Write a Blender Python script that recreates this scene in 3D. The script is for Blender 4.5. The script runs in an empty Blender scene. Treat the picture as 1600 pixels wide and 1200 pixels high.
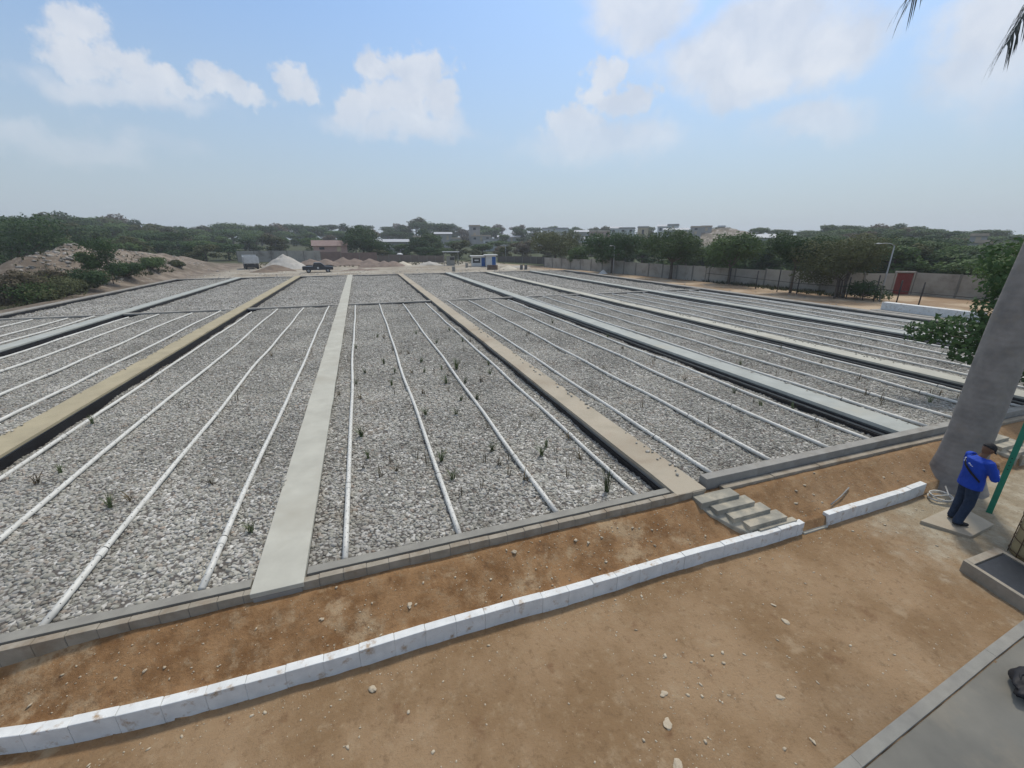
import bpy, bmesh, math, random
import numpy as np
from mathutils import Vector, Matrix, noise as mnoise

# ------------------------------------------------------------------ camera, light, exposure
scene = bpy.context.scene
COL = scene.collection
CAMZ = 5.3
YAW = math.radians(-19.21)
PITCH = math.radians(18.72)
cd = bpy.data.cameras.new("camera")
cam = bpy.data.objects.new("camera", cd)
COL.objects.link(cam)
cam.location = (0, 0, CAMZ)
cam.rotation_euler = (math.radians(90) - PITCH, 0, YAW)
cd.sensor_fit = 'HORIZONTAL'
cd.sensor_width = 36.0
cd.lens = 36.0 * 655.0 / 1600.0
cd.clip_start = 0.05
cd.clip_end = 6000
scene.camera = cam

SUN_EL = math.radians(58)
SUN_AZ = math.radians(48)      # clockwise from +Y
sund = bpy.data.lights.new("sun", 'SUN')
sund.energy = 2.1
sund.angle = math.radians(7)
sund.color = (1.0, 0.93, 0.82)
sun = bpy.data.objects.new("sun", sund)
COL.objects.link(sun)
sdir = Vector((math.sin(SUN_AZ) * math.cos(SUN_EL), math.cos(SUN_AZ) * math.cos(SUN_EL), math.sin(SUN_EL)))
sun.rotation_euler = sdir.to_track_quat('Z', 'Y').to_euler()

scene.view_settings.view_transform = 'Standard'
scene.view_settings.look = 'None'
scene.view_settings.gamma = 1
scene.view_settings.use_curve_mapping = False
scene.view_settings.exposure = 0.34

CR = Vector((math.cos(YAW), math.sin(YAW), 0))
CF = Vector((-math.sin(YAW) * math.cos(PITCH), math.cos(YAW) * math.cos(PITCH), -math.sin(PITCH)))
CU = CR.cross(CF)


def bearing(px, py):
    """direction from the viewpoint for a spot in the sky"""
    px, py = float(px), float(py)
    return ((px - 800) * CR + 655 * CF - (py - 600) * CU).normalized()


def at(px, d):
    """ground position at a compass bearing and a distance in metres"""
    h = bearing(px, 378)
    h = Vector((h.x, h.y)).normalized()
    return h.x * d, h.y * d


def build_world():
    w = bpy.data.worlds.new("World")
    scene.world = w
    w.use_nodes = True
    nt = w.node_tree
    N, L = nt.nodes, nt.links
    N.clear()
    out = N.new('ShaderNodeOutputWorld')
    bg = N.new('ShaderNodeBackground')
    bg.inputs['Strength'].default_value = 0.15
    L.new(bg.outputs[0], out.inputs[0])
    sky = N.new('ShaderNodeTexSky')
    sky.sky_type = 'NISHITA'
    sky.sun_disc = False
    sky.sun_elevation = SUN_EL
    sky.sun_rotation = SUN_AZ
    sky.air_density = 1.3
    sky.dust_density = 1.5
    sky.ozone_density = 2.5
    tc = N.new('ShaderNodeTexCoord')

    def vm(op, a, b=None):
        n = N.new('ShaderNodeVectorMath')
        n.operation = op
        for i, v in enumerate((a, b)):
            if v is None:
                continue
            if hasattr(v, 'links'):
                L.new(v, n.inputs[i])
            else:
                n.inputs[i].default_value = v
        return n

    def ma(op, a, b=None, c=None, clamp=False):
        n = N.new('ShaderNodeMath')
        n.operation = op
        n.use_clamp = clamp
        for i, v in enumerate((a, b, c)):
            if v is None:
                continue
            if hasattr(v, 'links'):
                L.new(v, n.inputs[i])
            else:
                n.inputs[i].default_value = v
        return n.outputs[0]

    def noise(scale, detail, rough=0.55, vec=None):
        n = N.new('ShaderNodeTexNoise')
        n.inputs['Scale'].default_value = scale
        n.inputs['Detail'].default_value = detail
        n.inputs['Roughness'].default_value = rough
        L.new(vec, n.inputs['Vector'])
        return n

    d = vm('NORMALIZE', tc.outputs['Generated']).outputs[0]
    n1 = noise(9, 8, 0.6, d)
    wv = vm('SUBTRACT', n1.outputs['Color'], (0.5, 0.5, 0.5)).outputs[0]
    sc = N.new('ShaderNodeVectorMath')
    sc.operation = 'SCALE'
    sc.inputs['Scale'].default_value = 0.12
    L.new(wv, sc.inputs[0])
    dw = vm('ADD', d, sc.outputs[0]).outputs[0]
    # cumulus heads: (px, py, rx, ry, weight)
    crisp = [(132, 52, 48, 36), (120, 90, 62, 36), (178, 98, 52, 34), (228, 128, 52, 24), (275, 145, 40, 16),
             (318, 112, 32, 24), (345, 135, 50, 24), (400, 148, 30, 15),
             (443, 108, 32, 20), (466, 128, 30, 20),
             (598, 108, 32, 32), (650, 112, 42, 36), (674, 112, 32, 34), (622, 155, 62, 36), (560, 172, 44, 24), (690, 165, 28, 30),
             (950, 108, 30, 32), (932, 140, 30, 28), (975, 155, 44, 30), (905, 190, 46, 28), (868, 205, 30, 16)]
    soft = [(1000, 15, 90, 40), (1010, 50, 40, 30), (1120, 95, 110, 50), (1200, 60, 150, 60), (1290, 75, 110, 60), (1170, 130, 120, 30),
            (1220, 20, 120, 50), (1270, 195, 90, 34), (1530, 40, 90, 80), (1590, 60, 90, 110), (1500, 120, 90, 50), (950, 225, 120, 34),
            (630, 195, 110, 26), (200, 150, 120, 26), (100, 220, 150, 30),
            (1900, 300, 260, 120), (-300, 150, 200, 80), (400, -300, 300, 120), (1300, -350, 300, 160), (2200, -50, 300, 150)]

    def blob(px, py, rx, ry):
        c = bearing(px, py)
        h = bearing(px + rx, py)
        v = bearing(px, py - ry)
        rh = (h - c).length
        rv = (v - c).length
        sub = vm('SUBTRACT', dw, tuple(c)).outputs[0]
        mul = vm('MULTIPLY', sub, (1 / rh, 1 / rh, 1 / rv)).outputs[0]
        ln = N.new('ShaderNodeVectorMath')
        ln.operation = 'LENGTH'
        L.new(mul, ln.inputs[0])
        return ma('SUBTRACT', 1.35, ln.outputs['Value'])

    def group(lst, k):
        acc = None
        for b in lst:
            v = blob(*b)
            acc = v if acc is None else ma('SMOOTH_MAX', acc, v, k)
        return acc

    n2 = noise(28, 6, 0.62, d)
    nz = ma('MULTIPLY', ma('SUBTRACT', n2.outputs['Fac'], 0.5), 1.9)
    a = ma('ADD', group(crisp, 0.25), nz)
    mr = N.new('ShaderNodeMapRange')
    mr.interpolation_type = 'SMOOTHSTEP'
    mr.inputs['From Min'].default_value = 0.12
    mr.inputs['From Max'].default_value = 0.72
    L.new(a, mr.inputs['Value'])
    n3 = noise(7, 6, 0.6, d)
    nz2 = ma('MULTIPLY', ma('SUBTRACT', n3.outputs['Fac'], 0.5), 2.2)
    b = ma('ADD', group(soft, 0.4), nz2)
    mr2 = N.new('ShaderNodeMapRange')
    mr2.interpolation_type = 'SMOOTHSTEP'
    mr2.inputs['From Min'].default_value = -0.1
    mr2.inputs['From Max'].default_value = 0.9
    L.new(b, mr2.inputs['Value'])
    mask = ma('MAXIMUM', ma('MULTIPLY', mr.outputs[0], 0.80), ma('MULTIPLY', mr2.outputs[0], 0.80))
    sep = N.new('ShaderNodeSeparateXYZ')
    L.new(d, sep.inputs[0])
    # clouds melt into the haze band low over the horizon
    low = N.new('ShaderNodeMapRange')
    low.inputs['From Min'].default_value = 0.06
    low.inputs['From Max'].default_value = 0.26
    L.new(sep.outputs['Z'], low.inputs['Value'])
    mask = ma('MULTIPLY', mask, low.outputs[0])
    # haze band
    hz = N.new('ShaderNodeMapRange')
    hz.interpolation_type = 'SMOOTHSTEP'
    hz.inputs['From Min'].default_value = 0.55
    hz.inputs['From Max'].default_value = -0.05
    hz.inputs['To Max'].default_value = 0.9
    L.new(sep.outputs['Z'], hz.inputs['Value'])
    tint = vm('MULTIPLY', sky.outputs[0], (0.58, 0.70, 0.82)).outputs[0]
    mxh = N.new('ShaderNodeMixRGB')
    L.new(hz.outputs[0], mxh.inputs[0])
    L.new(tint, mxh.inputs[1])
    mxh.inputs[2].default_value = (2.45, 2.85, 3.25, 1)
    ov = N.new('ShaderNodeMapRange')  # unseen pale cloud cover high overhead, added to make the ground light more neutral
    ov.interpolation_type = 'SMOOTHSTEP'
    ov.inputs['From Min'].default_value = 0.48
    ov.inputs['From Max'].default_value = 0.75
    ov.inputs['To Max'].default_value = 0.8
    L.new(ma('ADD', sep.outputs['Z'], ma('MULTIPLY', nz2, 0.06)), ov.inputs['Value'])
    mask = ma('MAXIMUM', mask, ov.outputs[0])
    shade = noise(16, 4, 0.5, dw)
    cr = N.new('ShaderNodeValToRGB')
    cr.color_ramp.elements[0].position = 0.3
    cr.color_ramp.elements[0].color = (0.64, 0.69, 0.78, 1)
    cr.color_ramp.elements[1].position = 0.7
    cr.color_ramp.elements[1].color = (0.82, 0.84, 0.88, 1)
    L.new(shade.outputs['Fac'], cr.inputs[0])
    cs = N.new('ShaderNodeVectorMath')
    cs.operation = 'SCALE'
    cs.inputs['Scale'].default_value = 5.2
    L.new(cr.outputs[0], cs.inputs[0])
    mx = N.new('ShaderNodeMixRGB')
    L.new(mask, mx.inputs[0])
    L.new(mxh.outputs[0], mx.inputs[1])
    L.new(cs.outputs[0], mx.inputs[2])
    L.new(mx.outputs[0], bg.inputs['Color'])


build_world()
rnd = random.Random(7)


# ------------------------------------------------------------------ helpers
def tag(o, label=None, cat=None, group=None, kind=None):
    if label:
        o['label'] = label
    if cat:
        o['category'] = cat
    if group:
        o['group'] = group
    if kind:
        o['kind'] = kind
    return o


def empty(name, loc, rz=0.0, label=None, cat=None, group=None):
    o = bpy.data.objects.new(name, None)
    COL.objects.link(o)
    o.location = loc
    o.rotation_euler = (0, 0, rz)
    o.empty_display_size = 0.2
    return tag(o, label, cat, group)


class MB:
    def __init__(s):
        s.v, s.f, s.m = [], [], []

    def add(s, vs, fs, mi=0):
        b = len(s.v)
        s.v.extend([tuple(p) for p in vs])
        s.f.extend([tuple(i + b for i in f) for f in fs])
        s.m.extend([mi] * len(fs))
        return s

    def box(s, x0, x1, y0, y1, z0, z1, mi=0, M=None):
        vs = [(x0, y0, z0), (x1, y0, z0), (x1, y1, z0), (x0, y1, z0), (x0, y0, z1), (x1, y0, z1), (x1, y1, z1), (x0, y1, z1)]
        if M is not None:
            vs = [M @ Vector(p) for p in vs]
        return s.add(vs, [(0, 3, 2, 1), (4, 5, 6, 7), (0, 1, 5, 4), (1, 2, 6, 5), (2, 3, 7, 6), (3, 0, 4, 7)], mi)

    def tube(s, pts, rad, n=8, mi=0, caps=True, squash=1.0):
        pts = [Vector(p) for p in pts]
        if not hasattr(rad, '__len__'):
            rad = [rad] * len(pts)
        rings = []
        prev = None
        for i, p in enumerate(pts):
            t = (pts[min(i + 1, len(pts) - 1)] - pts[max(i - 1, 0)]).normalized()
            if prev is None:
                a = Vector((0, 0, 1)) if abs(t.z) < 0.9 else Vector((1, 0, 0))
                u = t.cross(a).normalized()
            else:
                u = (prev - t * prev.dot(t)).normalized()
            prev = u
            w = t.cross(u)
            rings.append([p + (u * math.cos(2 * math.pi * k / n) + w * squash * math.sin(2 * math.pi * k / n)) * rad[i] for k in range(n)])
        vs = [q for r in rings for q in r]
        fs = []
        for i in range(len(pts) - 1):
            for k in range(n):
                a, b = i * n + k, i * n + (k + 1) % n
                fs.append((a, b, b + n, a + n))
        if caps:
            fs.append(tuple(range(n - 1, -1, -1)))
            fs.append(tuple(range((len(pts) - 1) * n, len(pts) * n)))
        return s.add(vs, fs, mi)

    def prism(s, poly, z0, z1, mi=0):
        n = len(poly)
        vs = [(p[0], p[1], z0) for p in poly] + [(p[0], p[1], z1) for p in poly]
        fs = [tuple(range(n - 1, -1, -1)), tuple(range(n, 2 * n))] + [(i, (i + 1) % n, n + (i + 1) % n, n + i) for i in range(n)]
        return s.add(vs, fs, mi)

    def build(s, name, mats, parent=None, smooth=False, bevel=0.0, loc=None, rz=0.0):
        me = bpy.data.meshes.new(name)
        me.from_pydata(s.v, [], s.f)
        if not isinstance(mats, (list, tuple)):
            mats = [mats]
        for m in mats:
            me.materials.append(m)
        if len(mats) > 1:
            me.polygons.foreach_set('material_index', s.m)
        if smooth:
            me.polygons.foreach_set('use_smooth', [True] * len(me.polygons))
        me.update()
        o = bpy.data.objects.new(name, me)
        COL.objects.link(o)
        if parent is not None:
            o.parent = parent
        if loc is not None:
            o.location = loc
        o.rotation_euler = (0, 0, rz)
        if bevel > 0:
            b = o.modifiers.new('bevel', 'BEVEL')
            b.width = bevel
            b.segments = 2
            b.limit_method = 'ANGLE'
        return o


def mat(name, c1, c2=None, rough=0.85, scale=3.0, bump=0.0, bscale=20.0, c3=None, s3=0.8, t3=(0.5, 0.65), metallic=0.0, spec=0.3, detail=6, obj_random=0.0, coord='Object', bdist=0.02):
    m = bpy.data.materials.new(name)
    m.use_nodes = True
    nt = m.node_tree
    N, L = nt.nodes, nt.links
    p = N['Principled BSDF']
    p.inputs['Roughness'].default_value = rough
    p.inputs['Metallic'].default_value = metallic
    p.inputs['Specular IOR Level'].default_value = spec
    tc = N.new('ShaderNodeTexCoord')
    if c2 is None:
        c2 = tuple(c * 0.82 for c in c1)
    n = N.new('ShaderNodeTexNoise')
    n.inputs['Scale'].default_value = scale
    n.inputs['Detail'].default_value = detail
    n.inputs['Roughness'].default_value = 0.62
    L.new(tc.outputs[coord], n.inputs['Vector'])
    r = N.new('ShaderNodeValToRGB')
    r.color_ramp.elements[0].position = 0.35
    r.color_ramp.elements[1].position = 0.65
    r.color_ramp.elements[0].color = (*c2, 1)
    r.color_ramp.elements[1].color = (*c1, 1)
    L.new(n.outputs['Fac'], r.inputs[0])
    col = r.outputs[0]
    if c3 is not None:
        n3 = N.new('ShaderNodeTexNoise')
        n3.inputs['Scale'].default_value = s3
        n3.inputs['Detail'].default_value = 7
        n3.inputs['Roughness'].default_value = 0.65
        L.new(tc.outputs[coord], n3.inputs['Vector'])
        mr = N.new('ShaderNodeMapRange')
        mr.inputs['From Min'].default_value = t3[0]
        mr.inputs['From Max'].default_value = t3[1]
        L.new(n3.outputs['Fac'], mr.inputs['Value'])
        mx = N.new('ShaderNodeMixRGB')
        L.new(mr.outputs[0], mx.inputs[0])
        L.new(col, mx.inputs[1])
        mx.inputs[2].default_value = (*c3, 1)
        col = mx.outputs[0]
    if obj_random > 0:
        oi = N.new('ShaderNodeObjectInfo')
        mr = N.new('ShaderNodeMapRange')
        mr.inputs['To Min'].default_value = 1 - obj_random
        mr.inputs['To Max'].default_value = 1 + obj_random
        L.new(oi.outputs['Random'], mr.inputs['Value'])
        sc = N.new('ShaderNodeVectorMath')
        sc.operation = 'SCALE'
        L.new(col, sc.inputs[0])
        L.new(mr.outputs[0], sc.inputs['Scale'])
        col = sc.outputs[0]
    L.new(col, p.inputs['Base Color'])
    if bump > 0:
        nb = N.new('ShaderNodeTexNoise')
        nb.inputs['Scale'].default_value = bscale
        nb.inputs['Detail'].default_value = 8
        nb.inputs['Roughness'].default_value = 0.65
        L.new(tc.outputs[coord], nb.inputs['Vector'])
        b = N.new('ShaderNodeBump')
        b.inputs['Strength'].default_value = bump
        b.inputs['Distance'].default_value = bdist
        L.new(nb.outputs['Fac'], b.inputs['Height'])
        L.new(b.outputs[0], p.inputs['Normal'])
    return m


M_pale = mat('pale_concrete', (0.45, 0.44, 0.375), (0.38, 0.37, 0.315), scale=1.6, bump=0.3, bscale=60, c3=(0.36, 0.34, 0.28), s3=0.5, t3=(0.52, 0.75), bdist=0.004)
M_tan = mat('tan_concrete', (0.40, 0.35, 0.27), (0.33, 0.29, 0.22), scale=1.4, bump=0.3, bscale=60, c3=(0.26, 0.21, 0.15), s3=0.7, t3=(0.5, 0.75), bdist=0.004)
M_ochre = mat('ochre_concrete', (0.38, 0.33, 0.22), (0.31, 0.27, 0.18), scale=1.4, bump=0.3, bscale=60, bdist=0.004)
M_cool = mat('cool_concrete', (0.38, 0.395, 0.365), (0.31, 0.325, 0.30), scale=1.4, bump=0.3, bscale=60, c3=(0.38, 0.37, 0.31), s3=0.5, t3=(0.55, 0.75), bdist=0.004)
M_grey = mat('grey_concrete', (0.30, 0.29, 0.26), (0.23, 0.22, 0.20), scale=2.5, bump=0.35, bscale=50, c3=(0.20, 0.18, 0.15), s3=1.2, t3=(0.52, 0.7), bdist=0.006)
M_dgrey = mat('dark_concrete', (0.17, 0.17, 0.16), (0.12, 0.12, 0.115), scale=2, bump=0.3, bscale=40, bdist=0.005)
M_block = mat('block_concrete', (0.33, 0.29, 0.23), (0.25, 0.22, 0.17), scale=5, bump=0.4, bscale=80, c3=(0.20, 0.15, 0.10), s3=2.2, t3=(0.5, 0.7), bdist=0.006)
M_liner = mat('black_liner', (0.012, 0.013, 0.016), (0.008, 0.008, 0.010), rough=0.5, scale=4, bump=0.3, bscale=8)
M_white = mat('white_paint', (0.68, 0.69, 0.67), (0.57, 0.58, 0.565), scale=5, bump=0.5, bscale=45, c3=(0.36, 0.265, 0.175), s3=6.5, t3=(0.56, 0.70), bdist=0.005)
M_coping = mat('kerb_slab', (0.27, 0.26, 0.225), (0.21, 0.20, 0.175), scale=3, bump=0.3, bscale=60, bdist=0.004)
M_pave = mat('pavement_concrete', (0.195, 0.185, 0.155), (0.155, 0.148, 0.125), scale=1.3, bump=0.25, bscale=50, c3=(0.24, 0.21, 0.16), s3=0.9, t3=(0.5, 0.72), bdist=0.004)


# ------------------------------------------------------------------ ground
def sst(a, b, x):
    t = np.clip((x - a) / (b - a), 0, 1)
    return t * t * (3 - 2 * t)


def vnoise(X, Y, seed):
    """cheap smooth value noise (numpy)"""
    def h(i, j):
        n = (i * 374761393 + j * 668265263 + seed * 982451653) & 0xffffffff
        n = (n ^ (n >> 13)) * 1274126177 & 0xffffffff
        return ((n ^ (n >> 16)) & 0xffff) / 65535.0
    xi, yi = np.floor(X).astype(np.int64), np.floor(Y).astype(np.int64)
    fx, fy = X - xi, Y - yi
    fx, fy = fx * fx * (3 - 2 * fx), fy * fy * (3 - 2 * fy)
    return (h(xi, yi) * (1 - fx) + h(xi + 1, yi) * fx) * (1 - fy) + (h(xi, yi + 1) * (1 - fx) + h(xi + 1, yi + 1) * fx) * fy - 0.5


def ground_z(X, Y, fine=True):
    X = np.asarray(X, float)
    Y = np.asarray(Y, float)
    r = np.hypot(X, Y)
    z = np.full(X.shape, 0.38)
    # far yard, gentle unevenness
    z = z + 0.25 * vnoise(X / 9, Y / 9, 3) * sst(69, 80, Y)
    # hills behind
    z = z + sst(120, 250, r) * 3.2 + sst(240, 420, r) * 4.0
    z = z + sst(58, 110, X) * 1.0
    z = z + 2.0 * vnoise(X / 60, Y / 60, 5) * sst(120, 200, r)
    # left hollow with shrubs, then the spoil mound
    left = sst(26.0, 31, -X) * (1 - sst(100, 125, Y))
    z = z - 2.0 * left
    off = sst(24.6, 28.5, -X)
    hh = np.interp(Y, [50, 57, 63, 70, 84, 103, 112, 122], [0, 3.4, 5.9, 6.2, 5.7, 4.0, 2.2, 0])
    m = np.exp(-(((X + 33.5) / 5.6) ** 2)) * off * hh / 7
    z = z + 7.0 * m + m * (1.3 * vnoise(X / 5.0, Y / 5.0, 9) + .7 * vnoise(X / 1.6, Y / 1.6, 19))
    # bed basin
    basin = (X > -23.2) & (X < 33.9) & (Y > 5.62) & (Y < 68.2)
    z = np.where(basin, 0.12, z)
    # right dirt path beside the beds
    # near yard
    near = 0.0 + 0.03 * vnoise(X / 1.3, Y / 1.3, 11) + 0.014 * vnoise(X * 3, Y * 3, 12) + 0.012 * vnoise(X * 7, Y * 7, 13)
    slope = 0.20 + (0.555 - 0.20) * np.clip((Y - 4.66 - 0.052 * np.clip(-2.2 - X, 0, 3.2) ** 2) / 0.72, 0, 1) + 0.05 * vnoise(X * 1.5, Y * 2.2, 14) * np.clip((5.5 - Y) * 3, 0.3, 1) + 0.025 * vnoise(X * 5, Y * 5, 15) * np.clip((5.45 - Y) * 4, 0, 1) + 0.012 * vnoise(X * 11, Y * 11, 16)
    edge = 4.53 + 0.052 * np.clip(-2.2 - X, 0, 3.2) ** 2 + 0.027 * np.clip(X - 8, 0, 3.4)
    zz = np.where(Y < edge, near, slope)
    zz = zz - 0.09 * (Y < 0.98 + 0.079 * (X + 2))
    nearmask = Y <= 5.62
    z = np.where(nearmask & (X < 34.5), zz, z)
    t = sst(34.5, 38, X)
    z = np.where(nearmask & (X >= 34.5), zz * (1 - t) + 0.38 * t, z)
    return z


def axis(spans):
    out = []
    for a, b, st in spans:
        n = max(1, int(round((b - a) / st)))
        out += [a + (b - a) * i / n for i in range(n)]
    out.append(spans[-1][1])
    return np.array(out)


gx = axis([(-900, -300, 100), (-300, -90, 12), (-90, -50, 2.5), (-50, -24, .6), (-24, -7, 0.6), (-7, 16, 0.06), (16, 24, 0.4), (24, 60, 1.5), (60, 320, 10), (320, 900, 100)])
gy = axis([(-300, -20, 70), (-20, 0, 4), (0, 1.2, 0.3), (1.2, 5.62, 0.045), (5.62, 5.66, 0.04), (5.66, 68.2, .9), (68.2, 68.26, 0.06), (68.26, 90, .8), (90, 120, 1.4), (120, 420, 12), (420, 1100, 120)])
GX, GY = np.meshgrid(gx, gy)
GZ = ground_z(GX, GY)


def grid_mesh(name, GX, GY, GZ):
    ny, nx = GX.shape
    me = bpy.data.meshes.new(name)
    co = np.stack([GX, GY, GZ], -1).reshape(-1, 3)
    idx = np.arange(nx * ny).reshape(ny, nx)
    f = np.stack([idx[:-1, :-1], idx[:-1, 1:], idx[1:, 1:], idx[1:, :-1]], -1).reshape(-1, 4)
    me.vertices.add(len(co))
    me.vertices.foreach_set('co', co.ravel())
    me.loops.add(f.size)
    me.loops.foreach_set('vertex_index', f.ravel().astype(np.int32))
    me.polygons.add(len(f))
    me.polygons.foreach_set('loop_start', np.arange(0, f.size, 4, dtype=np.int32))
    me.polygons.foreach_set('use_smooth', np.ones(len(f), bool))
    me.update()
    me.validate()
    return me


def ground_material():
    m = bpy.data.materials.new('dirt')
    m.use_nodes = True
    nt = m.node_tree
    N, L = nt.nodes, nt.links
    p = N['Principled BSDF']
    p.inputs['Roughness'].default_value = 0.95
    p.inputs['Specular IOR Level'].default_value = 0.15
    tc = N.new('ShaderNodeTexCoord')
    sep = N.new('ShaderNodeSeparateXYZ')
    L.new(tc.outputs['Object'], sep.inputs[0])

    def noise(s, d=6, r=0.6):
        n = N.new('ShaderNodeTexNoise')
        n.inputs['Scale'].default_value = s
        n.inputs['Detail'].default_value = d
        n.inputs['Roughness'].default_value = r
        L.new(tc.outputs['Object'], n.inputs['Vector'])
        return n.outputs['Fac']

    def mr(v, a, b, c=0, e=1):
        n = N.new('ShaderNodeMapRange')
        n.interpolation_type = 'SMOOTHSTEP'
        for k, x in zip(('From Min', 'From Max', 'To Min', 'To Max'), (a, b, c, e)):
            n.inputs[k].default_value = x
        L.new(v, n.inputs['Value'])
        return n.outputs[0]

    def mix(f, a, b):
        n = N.new('ShaderNodeMixRGB')
        for i, v in enumerate((f, a, b)):
            if hasattr(v, 'links'):
                L.new(v, n.inputs[i])
            else:
                n.inputs[i].default_value = v if i == 0 else (*v, 1)
        return n.outputs[0]

    def ma(op, a, b):
        n = N.new('ShaderNodeMath')
        n.operation = op
        for i, v in enumerate((a, b)):
            if hasattr(v, 'links'):
                L.new(v, n.inputs[i])
            else:
                n.inputs[i].default_value = v
        return n.outputs[0]

    big = noise(0.55, 6, 0.6)
    mid = noise(2.3, 7, 0.65)
    fine = noise(11, 6, 0.7)
    yard = mix(mr(big, 0.38, 0.6), (0.215, 0.138, 0.073), (0.290, 0.198, 0.115))
    yard = mix(mr(mid, 0.55, 0.72, 0, 0.75), yard, (0.33, 0.245, 0.155))
    yard = mix(mr(mid, 0.42, 0.28, 0, 0.7), yard, (0.155, 0.085, 0.045))
    red = mix(mr(mid, 0.36, 0.62), (0.180, 0.096, 0.042), (0.285, 0.168, 0.082))
    red = mix(mr(noise(1.4, 8, 0.7), 0.53, 0.66, 0, 0.9), red, (0.38, 0.275, 0.165))
    red = mix(mr(noise(4.5, 8, 0.7), 0.56, 0.68, 0, 0.6), red, (0.11, 0.055, 0.028))
    # strip of red earth between kerb and wall fades to dusty tan to the right
    yy = ma('ADD', sep.outputs['Y'], ma('MULTIPLY', ma('SUBTRACT', mid, 0.5), 0.5))
    strip = mr(yy, 4.35, 4.6)
    xr = mr(ma('ADD', sep.outputs['X'], ma('MULTIPLY', ma('SUBTRACT', big, 0.5), 4.0)), 2.5, 9.0, 1.0, 0.45)
    near = mix(ma('MULTIPLY', strip, xr), yard, red)
    # yard towards the right turns paler and greyer around the slab
    pr = mr(ma('ADD', sep.outputs['X'], ma('MULTIPLY', ma('SUBTRACT', mid, 0.5), 3.0)), 8.2, 10.5)
    near = mix(ma('MULTIPLY', pr, ma('SUBTRACT', 1.0, strip)), near, mix(mr(mid, 0.4, 0.65), (0.27, 0.225, 0.155), (0.37, 0.33, 0.25)))
    near = mix(mr(noise(5.5, 8, 0.75), 0.50, 0.68, 0, 0.5), near, (0.31, 0.23, 0.14))
    near = mix(mr(noise(7.5, 8, 0.75), 0.52, 0.66, 0, 0.45), near, (0.13, 0.08, 0.042))
    near = mix(mr(fine, 0.60, 0.75, 0, 0.45), near, (0.38, 0.29, 0.19))
    near = mix(mr(fine, 0.40, 0.27, 0, 0.45), near, (0.10, 0.055, 0.03))
    far = mix(mr(noise(0.12, 7, 0.65), 0.4, 0.62), (0.26, 0.225, 0.175), (0.37, 0.34, 0.28))
    far = mix(mr(noise(0.3, 7, 0.7), 0.52, 0.68, 0, 0.7), far, (0.21, 0.165, 0.12))
    tan = mix(mr(noise(0.25, 6, 0.6), 0.42, 0.62), (0.27, 0.19, 0.12), (0.42, 0.33, 0.23))
    far = mix(ma('MULTIPLY', mr(sep.outputs['X'], 30, 35), mr(sep.outputs['X'], 56, 52)), far, tan)
    mnd = mix(mr(noise(0.45, 8, 0.7), 0.42, 0.6), (0.13, 0.105, 0.08), (0.235, 0.195, 0.155))
    mnd = mix(mr(noise(1.6, 8, 0.75), 0.55, 0.66), mnd, (0.30, 0.27, 0.23))
    far = mix(ma('MULTIPLY', mr(sep.outputs['X'], -20, -25), 1.0), far, mnd)
    green = mix(mr(noise(0.2, 7, 0.7), 0.42, 0.6), (0.055, 0.062, 0.034), (0.10, 0.085, 0.055))
    far = mix(ma('MULTIPLY', mr(sep.outputs['X'], -26.2, -29), mr(sep.outputs['Z'], 1.7, 0.4)), far, green)
    dist = N.new('ShaderNodeVectorMath')
    dist.operation = 'LENGTH'
    L.new(tc.outputs['Object'], dist.inputs[0])
    far = mix(mr(dist.outputs['Value'], 112, 125), far, (0.060, 0.068, 0.034))
    yx = ma('ADD', sep.outputs['X'], ma('MULTIPLY', ma('MAXIMUM', ma('SUBTRACT', sep.outputs['Y'], 28.0), 0.0), 0.30))
    far = mix(mr(yx, 53.5, 56), far, (0.060, 0.072, 0.034))
    bottom = (0.10, 0.095, 0.085)
    col = mix(mr(sep.outputs['Y'], 5.64, 5.66), near, far)
    L.new(col, p.inputs['Base Color'])
    nb = noise(26, 9, 0.7)
    b = N.new('ShaderNodeBump')
    b.inputs['Strength'].default_value = 0.7
    b.inputs['Distance'].default_value = 0.03
    L.new(nb, b.inputs['Height'])
    L.new(b.outputs[0], p.inputs['Normal'])
    return m


M_dirt = ground_material()
ground = bpy.data.objects.new('ground', grid_mesh('ground', GX, GY, GZ))
ground.data.materials.append(M_dirt)
COL.objects.link(ground)
tag(ground, 'bare brown earth of the yard running back to low wooded hills', kind='structure')


def gz(x, y):
    return float(ground_z(np.array([x]), np.array([y]))[0])


# ------------------------------------------------------------------ bed walls
WZ = 0.70
# key, x0, x1, material, words naming the walkway
WALLS = [('a', -23.4, -22.9, M_grey, 'outer grey wall at the far left'),
         ('b', -16.3, -15.6, M_cool, 'pale grey walkway far left'),
         ('c', -8.95, -8.2, M_ochre, 'ochre walkway on the left'),
         ('d', -1.92, -1.24, M_pale, 'pale walkway left of centre'),
         ('e', 5.27, 5.97, M_tan, 'tan walkway ending at the steps'),
         ('f', 12.5, 13.35, M_cool, 'bluish grey walkway behind the palm'),
         ('g', 19.15, 20.0, M_pale, 'second black lined walkway to the right'),
         ('h', 26.75, 27.55, M_cool, 'third black lined walkway to the right'),
         ('i', 33.2, 34.0, M_grey, 'outer wall beside the dirt path')]
WALL_LABEL = {
    'a': 'low grey concrete outer wall along the dark shrubs at left',
    'b': 'pale grey concrete walkway wall, second from the left edge',
    'c': 'ochre coloured flat concrete walkway running out of the left edge',
    'd': 'widest looking pale beige concrete walkway left of the photo centre',
    'e': 'tan brown concrete walkway that ends at the little steps',
    'f': 'bluish grey concrete walkway with black liner, ending near the palm trunk',
    'g': 'concrete walkway with black liner, first one right of the bluish walkway',
    'h': 'concrete walkway with black liner, second one right of the bluish walkway',
    'i': 'dark outer bed wall nearest the tan dirt path and boundary wall'}


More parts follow.
